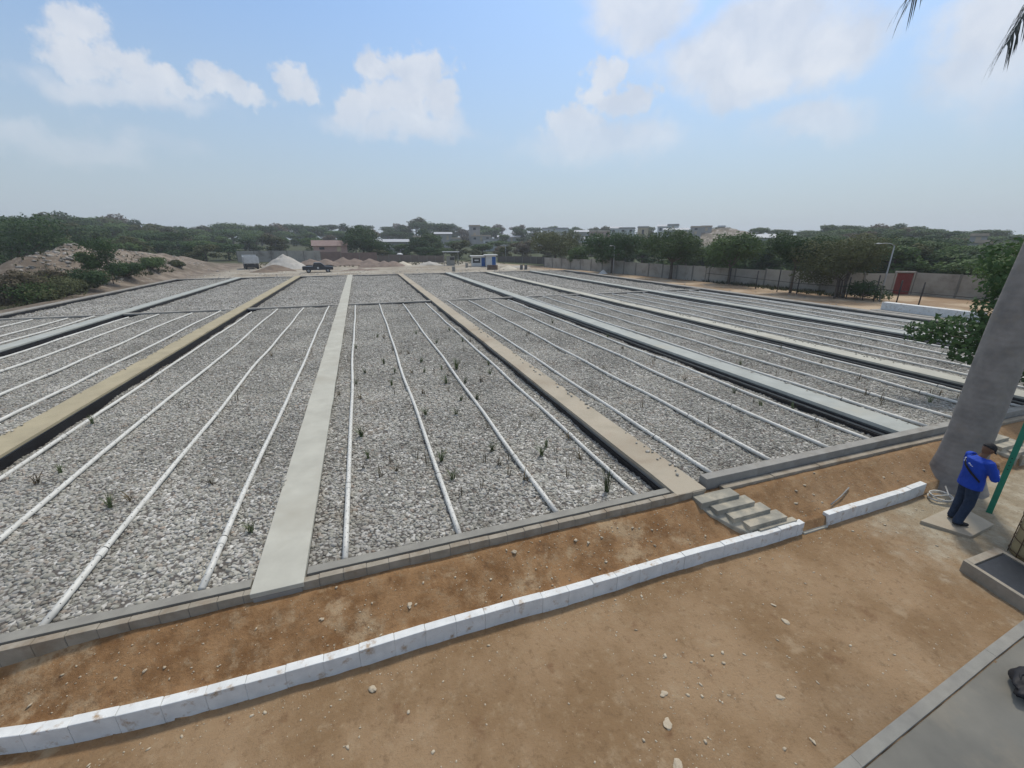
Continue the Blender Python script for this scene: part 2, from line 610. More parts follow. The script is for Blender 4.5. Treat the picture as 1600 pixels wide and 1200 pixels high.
def wobble(x, k=0.0):
    return 0.02 * math.sin(x * 0.9 + k) + 0.012 * math.sin(x * 2.7 + 2 * k)


def long_slab(mb, x0, x1, y0, y1, z0, z1, seg=0.8, amp=0.012, k=0):
    n = max(2, int((y1 - y0) / seg))
    vs, fs = [], []
    for i in range(n + 1):
        y = y0 + (y1 - y0) * i / n
        a = amp * (mnoise.noise(Vector((y * 0.7, k, 0))))
        b = amp * (mnoise.noise(Vector((y * 0.7, k + 9, 0))))
        c = amp * 0.6 * mnoise.noise(Vector((y * 0.3, k + 5, 0)))
        vs += [(x0 + a * 2, y, z0), (x1 + b * 2, y, z0), (x1 + b * 2, y, z1 + c), (x0 + a * 2, y, z1 + c)]
    for i in range(n):
        o = i * 4
        for j in range(4):
            fs.append((o + j, o + (j + 1) % 4, o + 4 + (j + 1) % 4, o + 4 + j))
    fs.append((0, 3, 2, 1))
    o = n * 4
    fs.append((o, o + 1, o + 2, o + 3))
    # fix orientation
    mb.add(vs, [tuple(reversed(f)) if len(f) == 4 else f for f in fs[:-2]] + [(0, 1, 2, 3), (o + 3, o + 2, o + 1, o)])


Y0, YC0, YC1, YE = 5.65, 35.55, 35.95, 68.1
for i, (key, x0, x1, m, words) in enumerate(WALLS):
    xm = (x0 + x1) / 2
    o = empty('walkway_wall', (xm, Y0, 0), 0, WALL_LABEL[key], 'concrete walkway' if key not in 'ai' else 'concrete wall', 'long concrete walls between the gravel beds')
    w = (x1 - x0) / 2
    y_start = {'d': -0.19, 'e': -0.15}.get(key, 0.02)
    mb = MB()
    long_slab(mb, -w + 0.03, w - 0.03, 0.02 if y_start > 0 else y_start, YE - Y0, -0.1, WZ - 0.07 - 0.003, k=i * 3)
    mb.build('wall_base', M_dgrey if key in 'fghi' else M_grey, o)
    mb = MB()
    zt = WZ + (0.03 if key in 'f' else 0.008)
    long_slab(mb, -w, w, 0.02 if y_start > 0 else y_start, YE - Y0, WZ - 0.07, zt, k=i * 3 + 1)
    mb.build('top_slab', m, o, bevel=0.008)
    # geomembrane folded up the wall on the side that shows
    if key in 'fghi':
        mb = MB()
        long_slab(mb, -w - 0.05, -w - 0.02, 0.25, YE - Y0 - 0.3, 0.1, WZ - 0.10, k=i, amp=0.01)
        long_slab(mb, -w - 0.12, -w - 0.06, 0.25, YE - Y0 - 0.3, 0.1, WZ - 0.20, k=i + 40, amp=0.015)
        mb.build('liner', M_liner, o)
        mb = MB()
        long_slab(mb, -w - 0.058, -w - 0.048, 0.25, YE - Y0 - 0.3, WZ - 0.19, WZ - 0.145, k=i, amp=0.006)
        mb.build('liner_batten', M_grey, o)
    if key in 'abc':
        mb = MB()
        long_slab(mb, w + 0.005, w + 0.03, 0.25, YE - Y0 - 0.3, 0.1, WZ - 0.09, k=i, amp=0.01)
        mb.build('liner', M_liner, o)
    if key in 'e':
        mb = MB()
        long_slab(mb, -w - 0.03, -w - 0.005, 0.25, YE - Y0 - 0.3, 0.1, WZ - 0.14, k=i, amp=0.01)
        mb.build('liner', M_liner, o)

# cobbles spilled on the walkway edges
def spill(x0, x1, y0, y1, n, seed):
    r = random.Random(seed)
    out = []
    for _ in range(n):
        y = r.uniform(y0, y1)
        if mnoise.noise(Vector((y * .6, seed, 0))) < -.05:
            continue
        out.append((x0 + (x1 - x0) * r.random() ** 2.2, y, 0.732, r.uniform(.02, .045)))
    return out


# cross wall and far edge wall
for nm, ya, yb, lab in (('cross_wall', YC0, YC1, 'low grey concrete wall crossing all the beds half way back'),
                        ('end_wall', 67.75, 68.2, 'low grey concrete wall closing the beds at their far end')):
    o = empty(nm, (5, (ya + yb) / 2, 0), 0, lab, 'concrete wall')
    mb = MB().box(-28.3, 28.9, -(yb - ya) / 2, (yb - ya) / 2, -0.1, WZ - 0.03)
    mb.build('wall_top', M_grey, o, bevel=0.01)
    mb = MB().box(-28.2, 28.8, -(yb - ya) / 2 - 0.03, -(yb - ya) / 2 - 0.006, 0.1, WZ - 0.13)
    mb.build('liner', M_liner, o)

# near edge, left part: row of blocks outside, slab strip inside with a dark slot between
o = empty('block_edge_wall', (-8, 5.5, 0), 0, 'long low wall of concrete blocks with a slotted slab, red earth in front', 'block wall')
mb = MB()
x = -25.0
k = 0
while x < 5.83:
    w = 0.315 + rnd.uniform(-0.012, 0.012)
    if x + w > 5.9:
        w = 5.9 - x
    dz = rnd.uniform(-0.006, 0.006)
    dy = rnd.uniform(-0.004, 0.004)
    mb.box(x + 8 + 0.0025, x + 8 + w - 0.0025, -0.02 + dy, 0.082 + dy, 0.1, WZ + dz)
    x += w
    k += 1
mb.build('block_row', M_block, o, bevel=0.007)
mb = MB()
mb.box(-17, 13.88, -0.014, 0.076, 0.1, WZ - 0.012)
mb.build('mortar', M_dgrey, o)
mb = MB()
for xa, xb in ((-25, -23.4), (-22.9, -16.3), (-15.6, -8.95), (-8.2, -1.95), (-1.22, 5.24)):
    mb.box(xa + 8, xb + 8, 0.145, 0.30, 0.1, WZ - 0.012)
mb.build('inner_slab', M_coping, o, bevel=0.006)
# right part: beam and lower strip
o = empty('bed_edge_beam', (6.1, 5.64, 0), 0, 'raised grey concrete beam with lower strip, running from steps behind palm', 'concrete beam')
mb = MB().box(0.0, 27.9, 0, 0.2, 0.1, 0.80)
mb.build('beam', M_grey, o, bevel=0.01)
mb = MB()
x = 0.32
while x < 27.8:
    w = rnd.uniform(1.3, 1.9)
    mb.box(x, min(x + w, 27.9) - 0.01, -0.16, -0.02, 0.1, 0.625 + rnd.uniform(-.008, .008))
    x += w
mb.build('footing_strip', M_block, o, bevel=0.012)

# ------------------------------------------------------------------ gravel
BEDS = [(WALLS[i][2], WALLS[i + 1][1]) for i in range(8)]
BZ = [(0.42, 0.62), (0.40, 0.64), (0.36, 0.67), (0.57, 0.44), (0.665, 0.40), (0.66, 0.42), (0.66, 0.42), (0.65, 0.42)]


def pebble_material():
    m = bpy.data.materials.new('cobbles')
    m.use_nodes = True
    nt = m.node_tree
    N, L = nt.nodes, nt.links
    p = N['Principled BSDF']
    p.inputs['Roughness'].default_value = 0.85
    p.inputs['Specular IOR Level'].default_value = 0.25
    oi = N.new('ShaderNodeObjectInfo')
    r = N.new('ShaderNodeValToRGB')
    r.color_ramp.interpolation = 'LINEAR'
    els = r.color_ramp.elements
    els[0].position = 0.0
    els[0].color = (0.24, 0.22, 0.185, 1)
    els[1].position = 1.0
    els[1].color = (0.50, 0.475, 0.42, 1)
    for pos, c in ((0.12, (0.275, 0.262, 0.222)), (0.35, (0.36, 0.35, 0.30)), (0.6, (0.42, 0.405, 0.35)), (0.66, (0.34, 0.28, 0.225)), (0.72, (0.40, 0.39, 0.355)), (0.93, (0.49, 0.465, 0.41))):
        e = els.new(pos)
        e.color = (*c, 1)
    L.new(oi.outputs['Random'], r.inputs[0])
    tc = N.new('ShaderNodeTexCoord')
    n = N.new('ShaderNodeTexNoise')
    n.inputs['Scale'].default_value = 3.0
    n.inputs['Detail'].default_value = 6
    L.new(tc.outputs['Object'], n.inputs['Vector'])
    g = N.new('ShaderNodeNewGeometry')
    n2 = N.new('ShaderNodeTexNoise')
    n2.inputs['Scale'].default_value = 0.45
    n2.inputs['Detail'].default_value = 5
    L.new(g.outputs['Position'], n2.inputs['Vector'])
    mr = N.new('ShaderNodeMapRange')
    mr.inputs['From Min'].default_value = 0.35
    mr.inputs['From Max'].default_value = 0.65
    mr.inputs['To Min'].default_value = 0.64
    mr.inputs['To Max'].default_value = 0.98
    L.new(n2.outputs['Fac'], mr.inputs['Value'])
    n4 = N.new('ShaderNodeTexNoise')
    n4.inputs['Scale'].default_value = 0.9
    n4.inputs['Detail'].default_value = 6
    n4.inputs['Roughness'].default_value = 0.7
    L.new(g.outputs['Position'], n4.inputs['Vector'])
    m4 = N.new('ShaderNodeMapRange')
    m4.inputs['From Min'].default_value = 0.57
    m4.inputs['From Max'].default_value = 0.70
    m4.inputs['To Max'].default_value = 0.6
    L.new(n4.outputs['Fac'], m4.inputs['Value'])
    x4 = N.new('ShaderNodeMixRGB')
    L.new(m4.outputs[0], x4.inputs[0])
    L.new(r.outputs[0], x4.inputs[1])
    x4.inputs[2].default_value = (0.27, 0.215, 0.16, 1)
    sc = N.new('ShaderNodeVectorMath')
    sc.operation = 'SCALE'
    L.new(x4.outputs[0], sc.inputs[0])
    L.new(mr.outputs[0], sc.inputs['Scale'])
    L.new(sc.outputs[0], p.inputs['Base Color'])
    return m


def bed_material():
    """surface under and between the stones; also carries the fine far stones"""
    m = bpy.data.materials.new('bed_fill')
    m.use_nodes = True
    nt = m.node_tree
    N, L = nt.nodes, nt.links
    p = N['Principled BSDF']
    p.inputs['Roughness'].default_value = 0.95
    p.inputs['Specular IOR Level'].default_value = 0.1
    tc = N.new('ShaderNodeTexCoord')
    v = N.new('ShaderNodeTexVoronoi')
    v.inputs['Scale'].default_value = 10.5
    L.new(tc.outputs['Object'], v.inputs['Vector'])
    sepc = N.new('ShaderNodeSeparateColor')
    L.new(v.outputs['Color'], sepc.inputs[0])
    r = N.new('ShaderNodeValToRGB')
    r.color_ramp.elements[0].color = (0.26, 0.25, 0.225, 1)
    r.color_ramp.elements[1].color = (0.56, 0.55, 0.51, 1)
    L.new(sepc.outputs[0], r.inputs[0])
    gap = N.new('ShaderNodeMapRange')
    gap.inputs['From Min'].default_value = 0.42
    gap.inputs['From Max'].default_value = 0.62
    L.new(v.outputs['Distance'], gap.inputs['Value'])
    mx = N.new('ShaderNodeMixRGB')
    L.new(gap.outputs[0], mx.inputs[0])
    L.new(r.outputs[0], mx.inputs[1])
    mx.inputs[2].default_value = (0.11, 0.10, 0.09, 1)
    n = N.new('ShaderNodeTexNoise')
    n.inputs['Scale'].default_value = 0.35
    n.inputs['Detail'].default_value = 6
    L.new(tc.outputs['Object'], n.inputs['Vector'])
    mr = N.new('ShaderNodeMapRange')
    mr.inputs['From Min'].default_value = 0.35
    mr.inputs['From Max'].default_value = 0.65
    mr.inputs['To Min'].default_value = 0.82
    mr.inputs['To Max'].default_value = 1.1
    L.new(n.outputs['Fac'], mr.inputs['Value'])
    sc = N.new('ShaderNodeVectorMath')
    sc.operation = 'SCALE'
    L.new(mx.outputs[0], sc.inputs[0])
    L.new(mr.outputs[0], sc.inputs['Scale'])
    L.new(sc.outputs[0], p.inputs['Base Color'])
    inv = N.new('ShaderNodeMath')
    inv.operation = 'SUBTRACT'
    inv.inputs[0].default_value = 1
    L.new(v.outputs['Distance'], inv.inputs[1])
    b = N.new('ShaderNodeBump')
    b.inputs['Strength'].default_value = 0.6
    b.inputs['Distance'].default_value = 0.04
    L.new(inv.outputs[0], b.inputs['Height'])
    L.new(b.outputs[0], p.inputs['Normal'])
    return m


M_peb = pebble_material()
M_bed = bed_material()


def pebble_group(dmin, dens, smin, smax, seed):
    ng = bpy.data.node_groups.new('cobble_scatter', 'GeometryNodeTree')
    ng.interface.new_socket('Geometry', in_out='INPUT', socket_type='NodeSocketGeometry')
    ng.interface.new_socket('Geometry', in_out='OUTPUT', socket_type='NodeSocketGeometry')
    N, L = ng.nodes, ng.links
    gi = N.new('NodeGroupInput')
    go = N.new('NodeGroupOutput')
    dp = N.new('GeometryNodeDistributePointsOnFaces')
    dp.distribute_method = 'POISSON'
    dp.inputs['Distance Min'].default_value = dmin
    dp.inputs['Density Max'].default_value = dens
    dp.inputs['Seed'].default_value = seed
    at_ = N.new('GeometryNodeInputNamedAttribute')
    at_.data_type = 'FLOAT'
    at_.inputs['Name'].default_value = 'dens'
    L.new(at_.outputs['Attribute'], dp.inputs['Density Factor'])
    L.new(gi.outputs[0], dp.inputs['Mesh'])
    gti = N.new('GeometryNodeGeometryToInstance')
    for k in range(6):
        ico = N.new('GeometryNodeMeshIcoSphere')
        ico.inputs['Radius'].default_value = 0.5
        ico.inputs['Subdivisions'].default_value = 3 if k < 3 else 2
        sp = N.new('GeometryNodeSetPosition')
        nz = N.new('ShaderNodeTexNoise')
        nz.noise_dimensions = '4D'
        nz.inputs['W'].default_value = k * 3.7 + 1
        nz.inputs['Scale'].default_value = 1.6
        nz.inputs['Detail'].default_value = 1.5
        sub = N.new('ShaderNodeVectorMath')
        sub.operation = 'SUBTRACT'
        sub.inputs[1].default_value = (0.5, 0.5, 0.5)
        L.new(nz.outputs['Color'], sub.inputs[0])
        scn = N.new('ShaderNodeVectorMath')
        scn.operation = 'SCALE'
        scn.inputs['Scale'].default_value = 0.75
        L.new(sub.outputs[0], scn.inputs[0])
        L.new(ico.outputs['Mesh'], sp.inputs['Geometry'])
        L.new(scn.outputs[0], sp.inputs['Offset'])
        tr = N.new('GeometryNodeTransform')
        tr.inputs['Scale'].default_value = [(1, .72, .5), (1, .85, .6), (1.1, .65, .45), (1, .9, .7), (1.2, .7, .5), (.9, .8, .55)][k]
        L.new(sp.outputs[0], tr.inputs['Geometry'])
        ss = N.new('GeometryNodeSetShadeSmooth')
        L.new(tr.outputs[0], ss.inputs['Geometry'])
        sm = N.new('GeometryNodeSetMaterial')
        sm.inputs['Material'].default_value = M_peb
        L.new(ss.outputs[0], sm.inputs['Geometry'])
        L.new(sm.outputs[0], gti.inputs[0])
    iop = N.new('GeometryNodeInstanceOnPoints')
    L.new(dp.outputs['Points'], iop.inputs['Points'])
    L.new(gti.outputs[0], iop.inputs['Instance'])
    iop.inputs['Pick Instance'].default_value = True
    rr = N.new('FunctionNodeRandomValue')
    rr.data_type = 'FLOAT_VECTOR'
    rr.inputs[0].default_value = (-0.5, -0.5, 0)
    rr.inputs[1].default_value = (0.5, 0.5, 6.28)
    L.new(rr.outputs[0], iop.inputs['Rotation'])
    rs = N.new('FunctionNodeRandomValue')
    rs.data_type = 'FLOAT'
    rs.inputs[2].default_value = 0.0
    rs.inputs[3].default_value = 1.0
    rs.inputs['Seed'].default_value = 5
    pw = N.new('ShaderNodeMath')
    pw.operation = 'POWER'
    pw.inputs[1].default_value = 2.2
    L.new(rs.outputs[1], pw.inputs[0])
    mp = N.new('ShaderNodeMapRange')
    mp.inputs['To Min'].default_value = smin
    mp.inputs['To Max'].default_value = smax
    L.new(pw.outputs[0], mp.inputs['Value'])
    L.new(mp.outputs[0], iop.inputs['Scale'])
    jg = N.new('GeometryNodeJoinGeometry')
    L.new(gi.outputs[0], jg.inputs[0])
    L.new(iop.outputs[0], jg.inputs[0])
    L.new(jg.outputs[0], go.inputs[0])
    return ng


NG_near = pebble_group(0.043, 600, 0.050, 0.110, 1)
NG_far = pebble_group(0.11, 60, 0.09, 0.19, 2)
BED_WORDS = ['outermost left', 'second from left', 'left middle', 'central', 'right middle', 'first black lined', 'second black lined', 'outermost right']


def bed_z(i, X, Y):
    x0, x1 = BEDS[i]
    t = (X - x0) / (x1 - x0)
    zl, zr = BZ[i]
    mid = 0.5 * (zl + zr) + 0.02
    z = np.where(t < 0.18, zl + (mid - zl) * sst(0, 0.18, t), mid + (zr - mid) * sst(0.75, 1.0, t))
    return z + 0.10 * vnoise(X * 0.7, Y * 0.7, 21 + i) + 0.06 * vnoise(X * 2.3, Y * 2.3, 31 + i)


for i, (x0, x1) in enumerate(BEDS):
    for part, ya, yb in (('near', 5.84, YC0), ('far', YC1, 67.76)):
        st = 0.3 if part == 'near' else 0.9
        xs = np.linspace(x0 - 0.01, x1 + 0.01, int((x1 - x0) / st))
        ys = np.linspace(ya, yb, int((yb - ya) / st))
        X, Y = np.meshgrid(xs, ys)
        Z = bed_z(i, X, Y)
        if part == 'near':
            Z = Z * sst(5.6, 6.2, Y) + (1 - sst(5.6, 6.2, Y)) * np.minimum(Z, 0.62)
        me = grid_mesh('gravel_bed', X, Y, Z)
        # thin out where nothing of it can be seen
        co = np.stack([X.ravel(), Y.ravel(), Z.ravel() - CAMZ], -1)
        dep = co @ np.array(CF)
        sx = np.abs(co @ np.array(CR)) / np.maximum(dep, 0.1)
        lim = 800 / 655 + 2.5 / np.maximum(dep, 1)
        vis = (sx < lim) & (dep > 0)
        rr_ = np.hypot(X.ravel(), Y.ravel())
        dens = vis * np.clip(1.0 - (rr_ - 14) / 40.0, 0.55, 1.0)
        a = me.attributes.new('dens', 'FLOAT', 'POINT')
        a.data.foreach_set('value', dens.astype(np.float32))
        me.materials.append(M_bed)
        ob = bpy.data.objects.new('gravel_bed', me)
        COL.objects.link(ob)
        tag(ob, ('pale river cobbles filling the %s bed, %s' % (BED_WORDS[i], 'nearer half with pipes' if part == 'near' else 'half beyond the cross wall')), 'gravel', kind='stuff')
        if vis.any():
            md = ob.modifiers.new('cobbles', 'NODES')
            md.node_group = NG_near if part == 'near' else NG_far


# ------------------------------------------------------------------ pipes
def pipe_material():
    m = mat('white_plastic_pipe', (0.62, 0.61, 0.56), (0.51, 0.50, 0.455), rough=0.5, scale=3, c3=(0.40, 0.38, 0.34), s3=5, t3=(0.58, 0.8), spec=0.45)
    return m


M_pipe = pipe_material()
M_hole = mat('pipe_hole', (0.03, 0.03, 0.03), rough=0.9)
ORD = ['first', 'second', 'third', 'fourth']
PIPES = {0: [-21.9, -20.1, -18.3, -16.9], 1: [-15.1, -13.4, -11.5, -9.75], 2: [-7.84, -6.14, -4.38, -2.6], 3: [-.71, 1.11, 2.92, 4.73],
         4: [6.52, 8.36, 10.2, 11.86], 5: [13.55, 15.3, 17.0, 18.6], 6: [20.5, 22.3, 24.1, 25.9], 7: [28.1, 29.8, 31.5, 32.7]}
BEDW = ['bed at far left', 'bed left of the ochre walkway', 'bed right of the ochre walkway', 'central bed with most reeds',
        'bed right of the tan walkway', 'bed right of the bluish walkway', 'second last bed on the right', 'last bed beside the dirt path']
for b, xs in PIPES.items():
    for j, x in enumerate(xs):
        ph = rnd.uniform(0, 6)
        ya, yb = 5.86 + rnd.uniform(-0.01, 0.04), 35.2 + rnd.uniform(-0.15, 0.15)
        amp = 0.018 if b in (2, 3) else 0.010

        def px_(y):
            e = math.sin((y - ya) / (yb - ya) * math.pi)
            return x + e * amp * (math.sin(y * 0.33 + ph) + 0.5 * math.sin(y * 0.8 + ph * 2)) * 1.6

        def pz_(y):
            z = float(bed_z(b, np.array([px_(y)]), np.array([y]))[0])
            return z + 0.062
        n = 48
        ys = [ya + (yb - ya) * k / (n - 1) for k in range(n)]
        zs = [pz_(y) for y in ys]
        zs = [sum(zs[max(0, k - 2):k + 3]) / len(zs[max(0, k - 2):k + 3]) for k in range(n)]
        root = empty('drain_pipe', (x, ya, 0), 0, '%s white perforated pipe from the left in the %s' % (ORD[j], BEDW[b]), 'pipe', 'white pipes laid on the gravel beds')
        mb = MB()
        pts = [(px_(y) - x, y - ya, z) for y, z in zip(ys, zs)]
        mb.tube(pts, 0.046, n=12)
        mb.build('pipe_run', M_pipe, root, smooth=True)
        # sockets every 6 m
        y = ya + rnd.uniform(1.0, 3.4)
        while y < yb - 0.5:
            k = (y - ya) / (yb - ya) * (n - 1)
            k0 = int(k)
            z = zs[k0] + (zs[min(k0 + 1, n - 1)] - zs[k0]) * (k - k0)
            mb = MB()
            mb.tube([(px_(y - .09) - x, y - .09 - ya, z), (px_(y + .09) - x, y + .09 - ya, z)], 0.055, n=12)
            mb.build('coupling', M_pipe, root, smooth=False)
            mb = MB()
            mb.tube([(px_(y + .095) - x, y + .092 - ya, z), (px_(y + .11) - x, y + .112 - ya, z)], 0.0545, n=12)
            mb.build('coupling_ring', M_hole, root)
            y += 6.0
        # drilled holes on the near metres
        if -8 < x < 9:
            mb = MB()
            y = ya + 0.12
            c = 0
            while y < ya + 8.5:
                k = (y - ya) / (yb - ya) * (n - 1)
                k0 = int(k)
                z = zs[k0] + (zs[min(k0 + 1, n - 1)] - zs[k0]) * (k - k0)
                an = math.radians(90 + (22 if c % 2 else -22) + (15 if x > 0 else -15))
                nx, nz = math.cos(an), math.sin(an)
                cx, cz = px_(y) - x + nx * 0.0455, z + nz * 0.0455
                u = Vector((-nz, 0, nx))
                ctr = Vector((cx, y - ya, cz)) + Vector((nx, 0, nz)) * 0.0015
                vs = [ctr + u * math.cos(t) * 0.009 + Vector((0, 1, 0)) * math.sin(t) * 0.009 for t in [q * math.pi / 3 for q in range(6)]]
                mb.add(vs, [tuple(range(6))])
                y += 0.125
                c += 1
            ho = mb.build('drill_holes', M_hole, root)
            tag(ho, kind='stuff')

# ------------------------------------------------------------------ white kerb
def kerb(x0, x1, name_label, curve=True, endtaper=False):
    o = empty('kerb', ((x0 + x1) / 2, 4.5, 0), 0, name_label, 'kerb', 'white painted concrete kerbs')
    xm = (x0 + x1) / 2
    mb, mj = MB(), MB()
    x = x0

    def yc(x):
        return 4.54 + (0.052 * min(3.2, max(0, -2.2 - x)) ** 2 if curve else 0) + 0.012 * math.sin(x * 1.7) + (0.03 * (x - 8) if x > 8 else 0) * 0.9
    while x < x1 - 0.1:
        w = min(0.43 + rnd.uniform(-0.02, 0.02), x1 - x)
        if x1 - x - w < 0.15:
            w = x1 - x
        a, b = x + 0.0012, x + w - 0.0012
        ya, yb = yc(a) + rnd.uniform(-.005, .005), yc(b) + rnd.uniform(-.005, .005)
        h = 0.265 + rnd.uniform(-0.008, 0.008)
        vs = []
        for X, Yc in ((a, ya), (b, yb)):
            vs += [(X - xm, Yc - .066 - 4.5, -0.08), (X - xm, Yc + .066 - 4.5, -0.08), (X - xm, Yc + .062 - 4.5, h), (X - xm, Yc - .060 - 4.5, h)]
        mb.add(vs, [(0, 3, 2, 1), (4, 5, 6, 7), (0, 4, 7, 3), (3, 7, 6, 2), (2, 6, 5, 1), (1, 5, 4, 0)])
        x += w
    mb.build('kerb_stones', M_white, o, bevel=0.009)
    x = x0 + 0.02
    mb = MB()
    pts = []
    while x < x1 - 0.01:
        pts.append(x)
        x += 0.4
    pts.append(x1 - 0.02)
    for a, b in zip(pts[:-1], pts[1:]):
        ya, yb = yc(a), yc(b)
        vs = []
        for X, Yc in ((a, ya), (b, yb)):
            vs += [(X - xm, Yc - .058 - 4.5, -0.08), (X - xm, Yc + .06 - 4.5, -0.08), (X - xm, Yc + .075 - 4.5, 0.192), (X - xm, Yc - .052 - 4.5, .258)]
        mb.add(vs, [(0, 3, 2, 1), (4, 5, 6, 7), (0, 4, 7, 3), (3, 7, 6, 2), (2, 6, 5, 1), (1, 5, 4, 0)])
    mb.build('kerb_mortar', M_white, o)
    return o


kerb(-6.6, 7.45, 'long white painted kerb curving from lower left corner to the steps')
kerb(8.1, 11.25, 'short white painted kerb between the step gap and the palm trunk', False)
kerb(15.5, 19.5, 'white kerb end just visible right of the palm trunk', False)
mb = MB().box(-0.32, 0.32, -0.09, 0.08, -0.05, 0.04)
tag(mb.build('kerb_footing', M_pale, None, bevel=0.01, loc=(7.78, 4.54, 0)), 'low pale footing slab in the gap between the two white kerbs', 'footing')


# ------------------------------------------------------------------ steps
M_step = mat('step_concrete', (0.30, 0.285, 0.235), (0.22, 0.21, 0.175), scale=3.2, bump=0.5, bscale=40, c3=(0.40, 0.36, 0.28), s3=1.7, t3=(0.5, 0.62), bdist=0.008)


def steps(x0, y0, label, zt=0.62):
    o = empty('steps', (x0, y0, 0), 0, label, 'steps')
    n = 5
    for k in range(n):
        z = zt - 0.082 * k
        xa = 0.20 * k
        mb = MB()
        yb = -0.2 * k
        yf = -0.2 * (k + 1) if k < n - 1 else -0.86
        wv = rnd.uniform(-.01, .01)
        vs = [(xa + .01, yf + .01, -.1), (xa + .92, yf + wv + .01, -.1), (xa + .93, yb + 0.06, -.1), (xa + .01, yb + 0.06, -.1),
              (xa, yf, z), (xa + .93, yf + wv, z - 0.004), (xa + .93, yb + 0.06, z - 0.004), (xa, yb + 0.06, z)]
        mb.add(vs, [(0, 3, 2, 1), (4, 5, 6, 7), (0, 1, 5, 4), (1, 2, 6, 5), (2, 3, 7, 6), (3, 0, 4, 7)])
        mb.build('tread', M_step, o, bevel=0.012)
    mb = MB()
    # rough mortar haunch on the near side
    pts = [(-0.06, 0.02), (0.10, -0.33), (0.36, -0.60), (0.62, -0.84), (0.75, -0.75), (0.5, -0.4), (0.15, -0.1)]
    mb.prism(pts, -0.1, 0.0)
    for q in range(len(pts)):
        v = list(mb.v[len(pts) + q])
        v[2] = 0.56 - 0.33 * q / 3 if q < 4 else 0.24 + 0.09 * (q - 3)
        mb.v[len(pts) + q] = tuple(v)
    mb.build('mortar_haunch', M_step, o, bevel=.02)
    return o


steps(5.62, 5.42, 'small flight of rough concrete steps from tan walkway down to kerb')
steps(14.2, 5.42, 'concrete steps half hidden behind the palm trunk and the man')

# ------------------------------------------------------------------ pavement, manhole box, slab
poly = [(-2.0, -8), (30, -8), (30, 3.51), (7.5, 1.765), (4.46, 1.505), (-2.0, 1.0)]
mb = MB().prism(poly, -0.1, 0.015)
tag(mb.build('pavement', M_pave), 'grey concrete pavement in the lower right corner', kind='structure')
mb = MB()
seg = [(-2.0, 1.04), (4.46, 1.54), (7.5, 1.80), (30, 3.55)]
dx, dy = 0.0, 0.10
for (xa, ya), (xb, yb) in zip(seg[:-1], seg[1:]):
    mb.prism([(xa, ya - .022), (xb, yb - .022), (xb, yb + dy), (xa, ya + dy)], -0.1, 0.035)
tag(mb.build('pavement_edging', M_coping, bevel=0.006), 'smooth narrow concrete edging between brown earth and pavement', 'edging')

# concrete box with black cover
o = empty('manhole_box', (9.11, 2.93, 0), 0, 'low concrete box with a sunken black cover beside the pavement', 'manhole')
L_ = 2.0
A1 = Vector((0.96, 0.02, 0)).normalized()
mb = MB()
sk = -0.19
def q4(u0, u1, w0, w1, z0, z1):
    # skewed rectangle, u along +x, w along the long side
    f = lambda u, w: (u + sk / .80 * 0 + (-0.22) * w, -w)
    mb.prism([f(u0, w1), f(u1, w1), f(u1, w0), f(u0, w0)], z0, z1)
q4(0, 0.07, 0, L_, -.1, .20)
q4(0.91, 0.98, 0, L_, -.1, .20)
q4(0.07, 0.91, 0, 0.12, -.1, .203)
q4(0.07, 0.91, L_ - .12, L_, -.1, .203)
mb.build('frame', M_block, o, bevel=0.006)
mb = MB()
q4(0.075, 0.905, 0.125, L_ - .125, -.05, .185)
mb.build('cover', mat('black_plastic', (0.022, 0.026, 0.032), (0.014, 0.017, 0.022), rough=0.45, scale=3, bump=0.4, bscale=6), o, bevel=0.02)

mb = MB().prism([(8.62, 6.54), (9.41, 6.86), (9.56, 7.71), (8.50, 7.20)], -0.05, 0.06)
# slab under the man: real place (x to the right, y away)
mb = MB().prism([(9.95, 3.95), (10.28, 3.33), (11.18, 3.40), (11.35, 4.05)], -0.05, 0.07)
tag(mb.build('ground_slab', M_tan, bevel=0.01), 'thin weathered concrete slab the man in blue stands on', 'slab')

# ------------------------------------------------------------------ green post, wire basket, bag, hose, rod
M_green = mat('green_paint', (0.015, 0.21, 0.13), (0.012, 0.17, 0.10), rough=0.45, scale=4, spec=0.5)
o = empty('green_post', (11.76, 3.71, 0), 0.3, 'bright green square steel post with drilled holes beside the man', 'post')
mb = MB().box(-.045, .045, -.045, .045, -.1, 3.2)
mb.build('tube', M_green, o, bevel=0.006)
mb = MB()
for z in (1.02, 1.10, 1.18, 1.26):
    vs = [(-0.0465, math.cos(t) * .011, z + math.sin(t) * .011) for t in [k * math.pi / 4 for k in range(8)]]
    mb.add(vs, [tuple(range(7, -1, -1))])
    vs = [(math.cos(t) * .011, -0.0465, z + math.sin(t) * .011) for t in [k * math.pi / 4 for k in range(8)]]
    mb.add(vs, [tuple(range(8))])
mb.build('bolt_holes', M_hole, o)

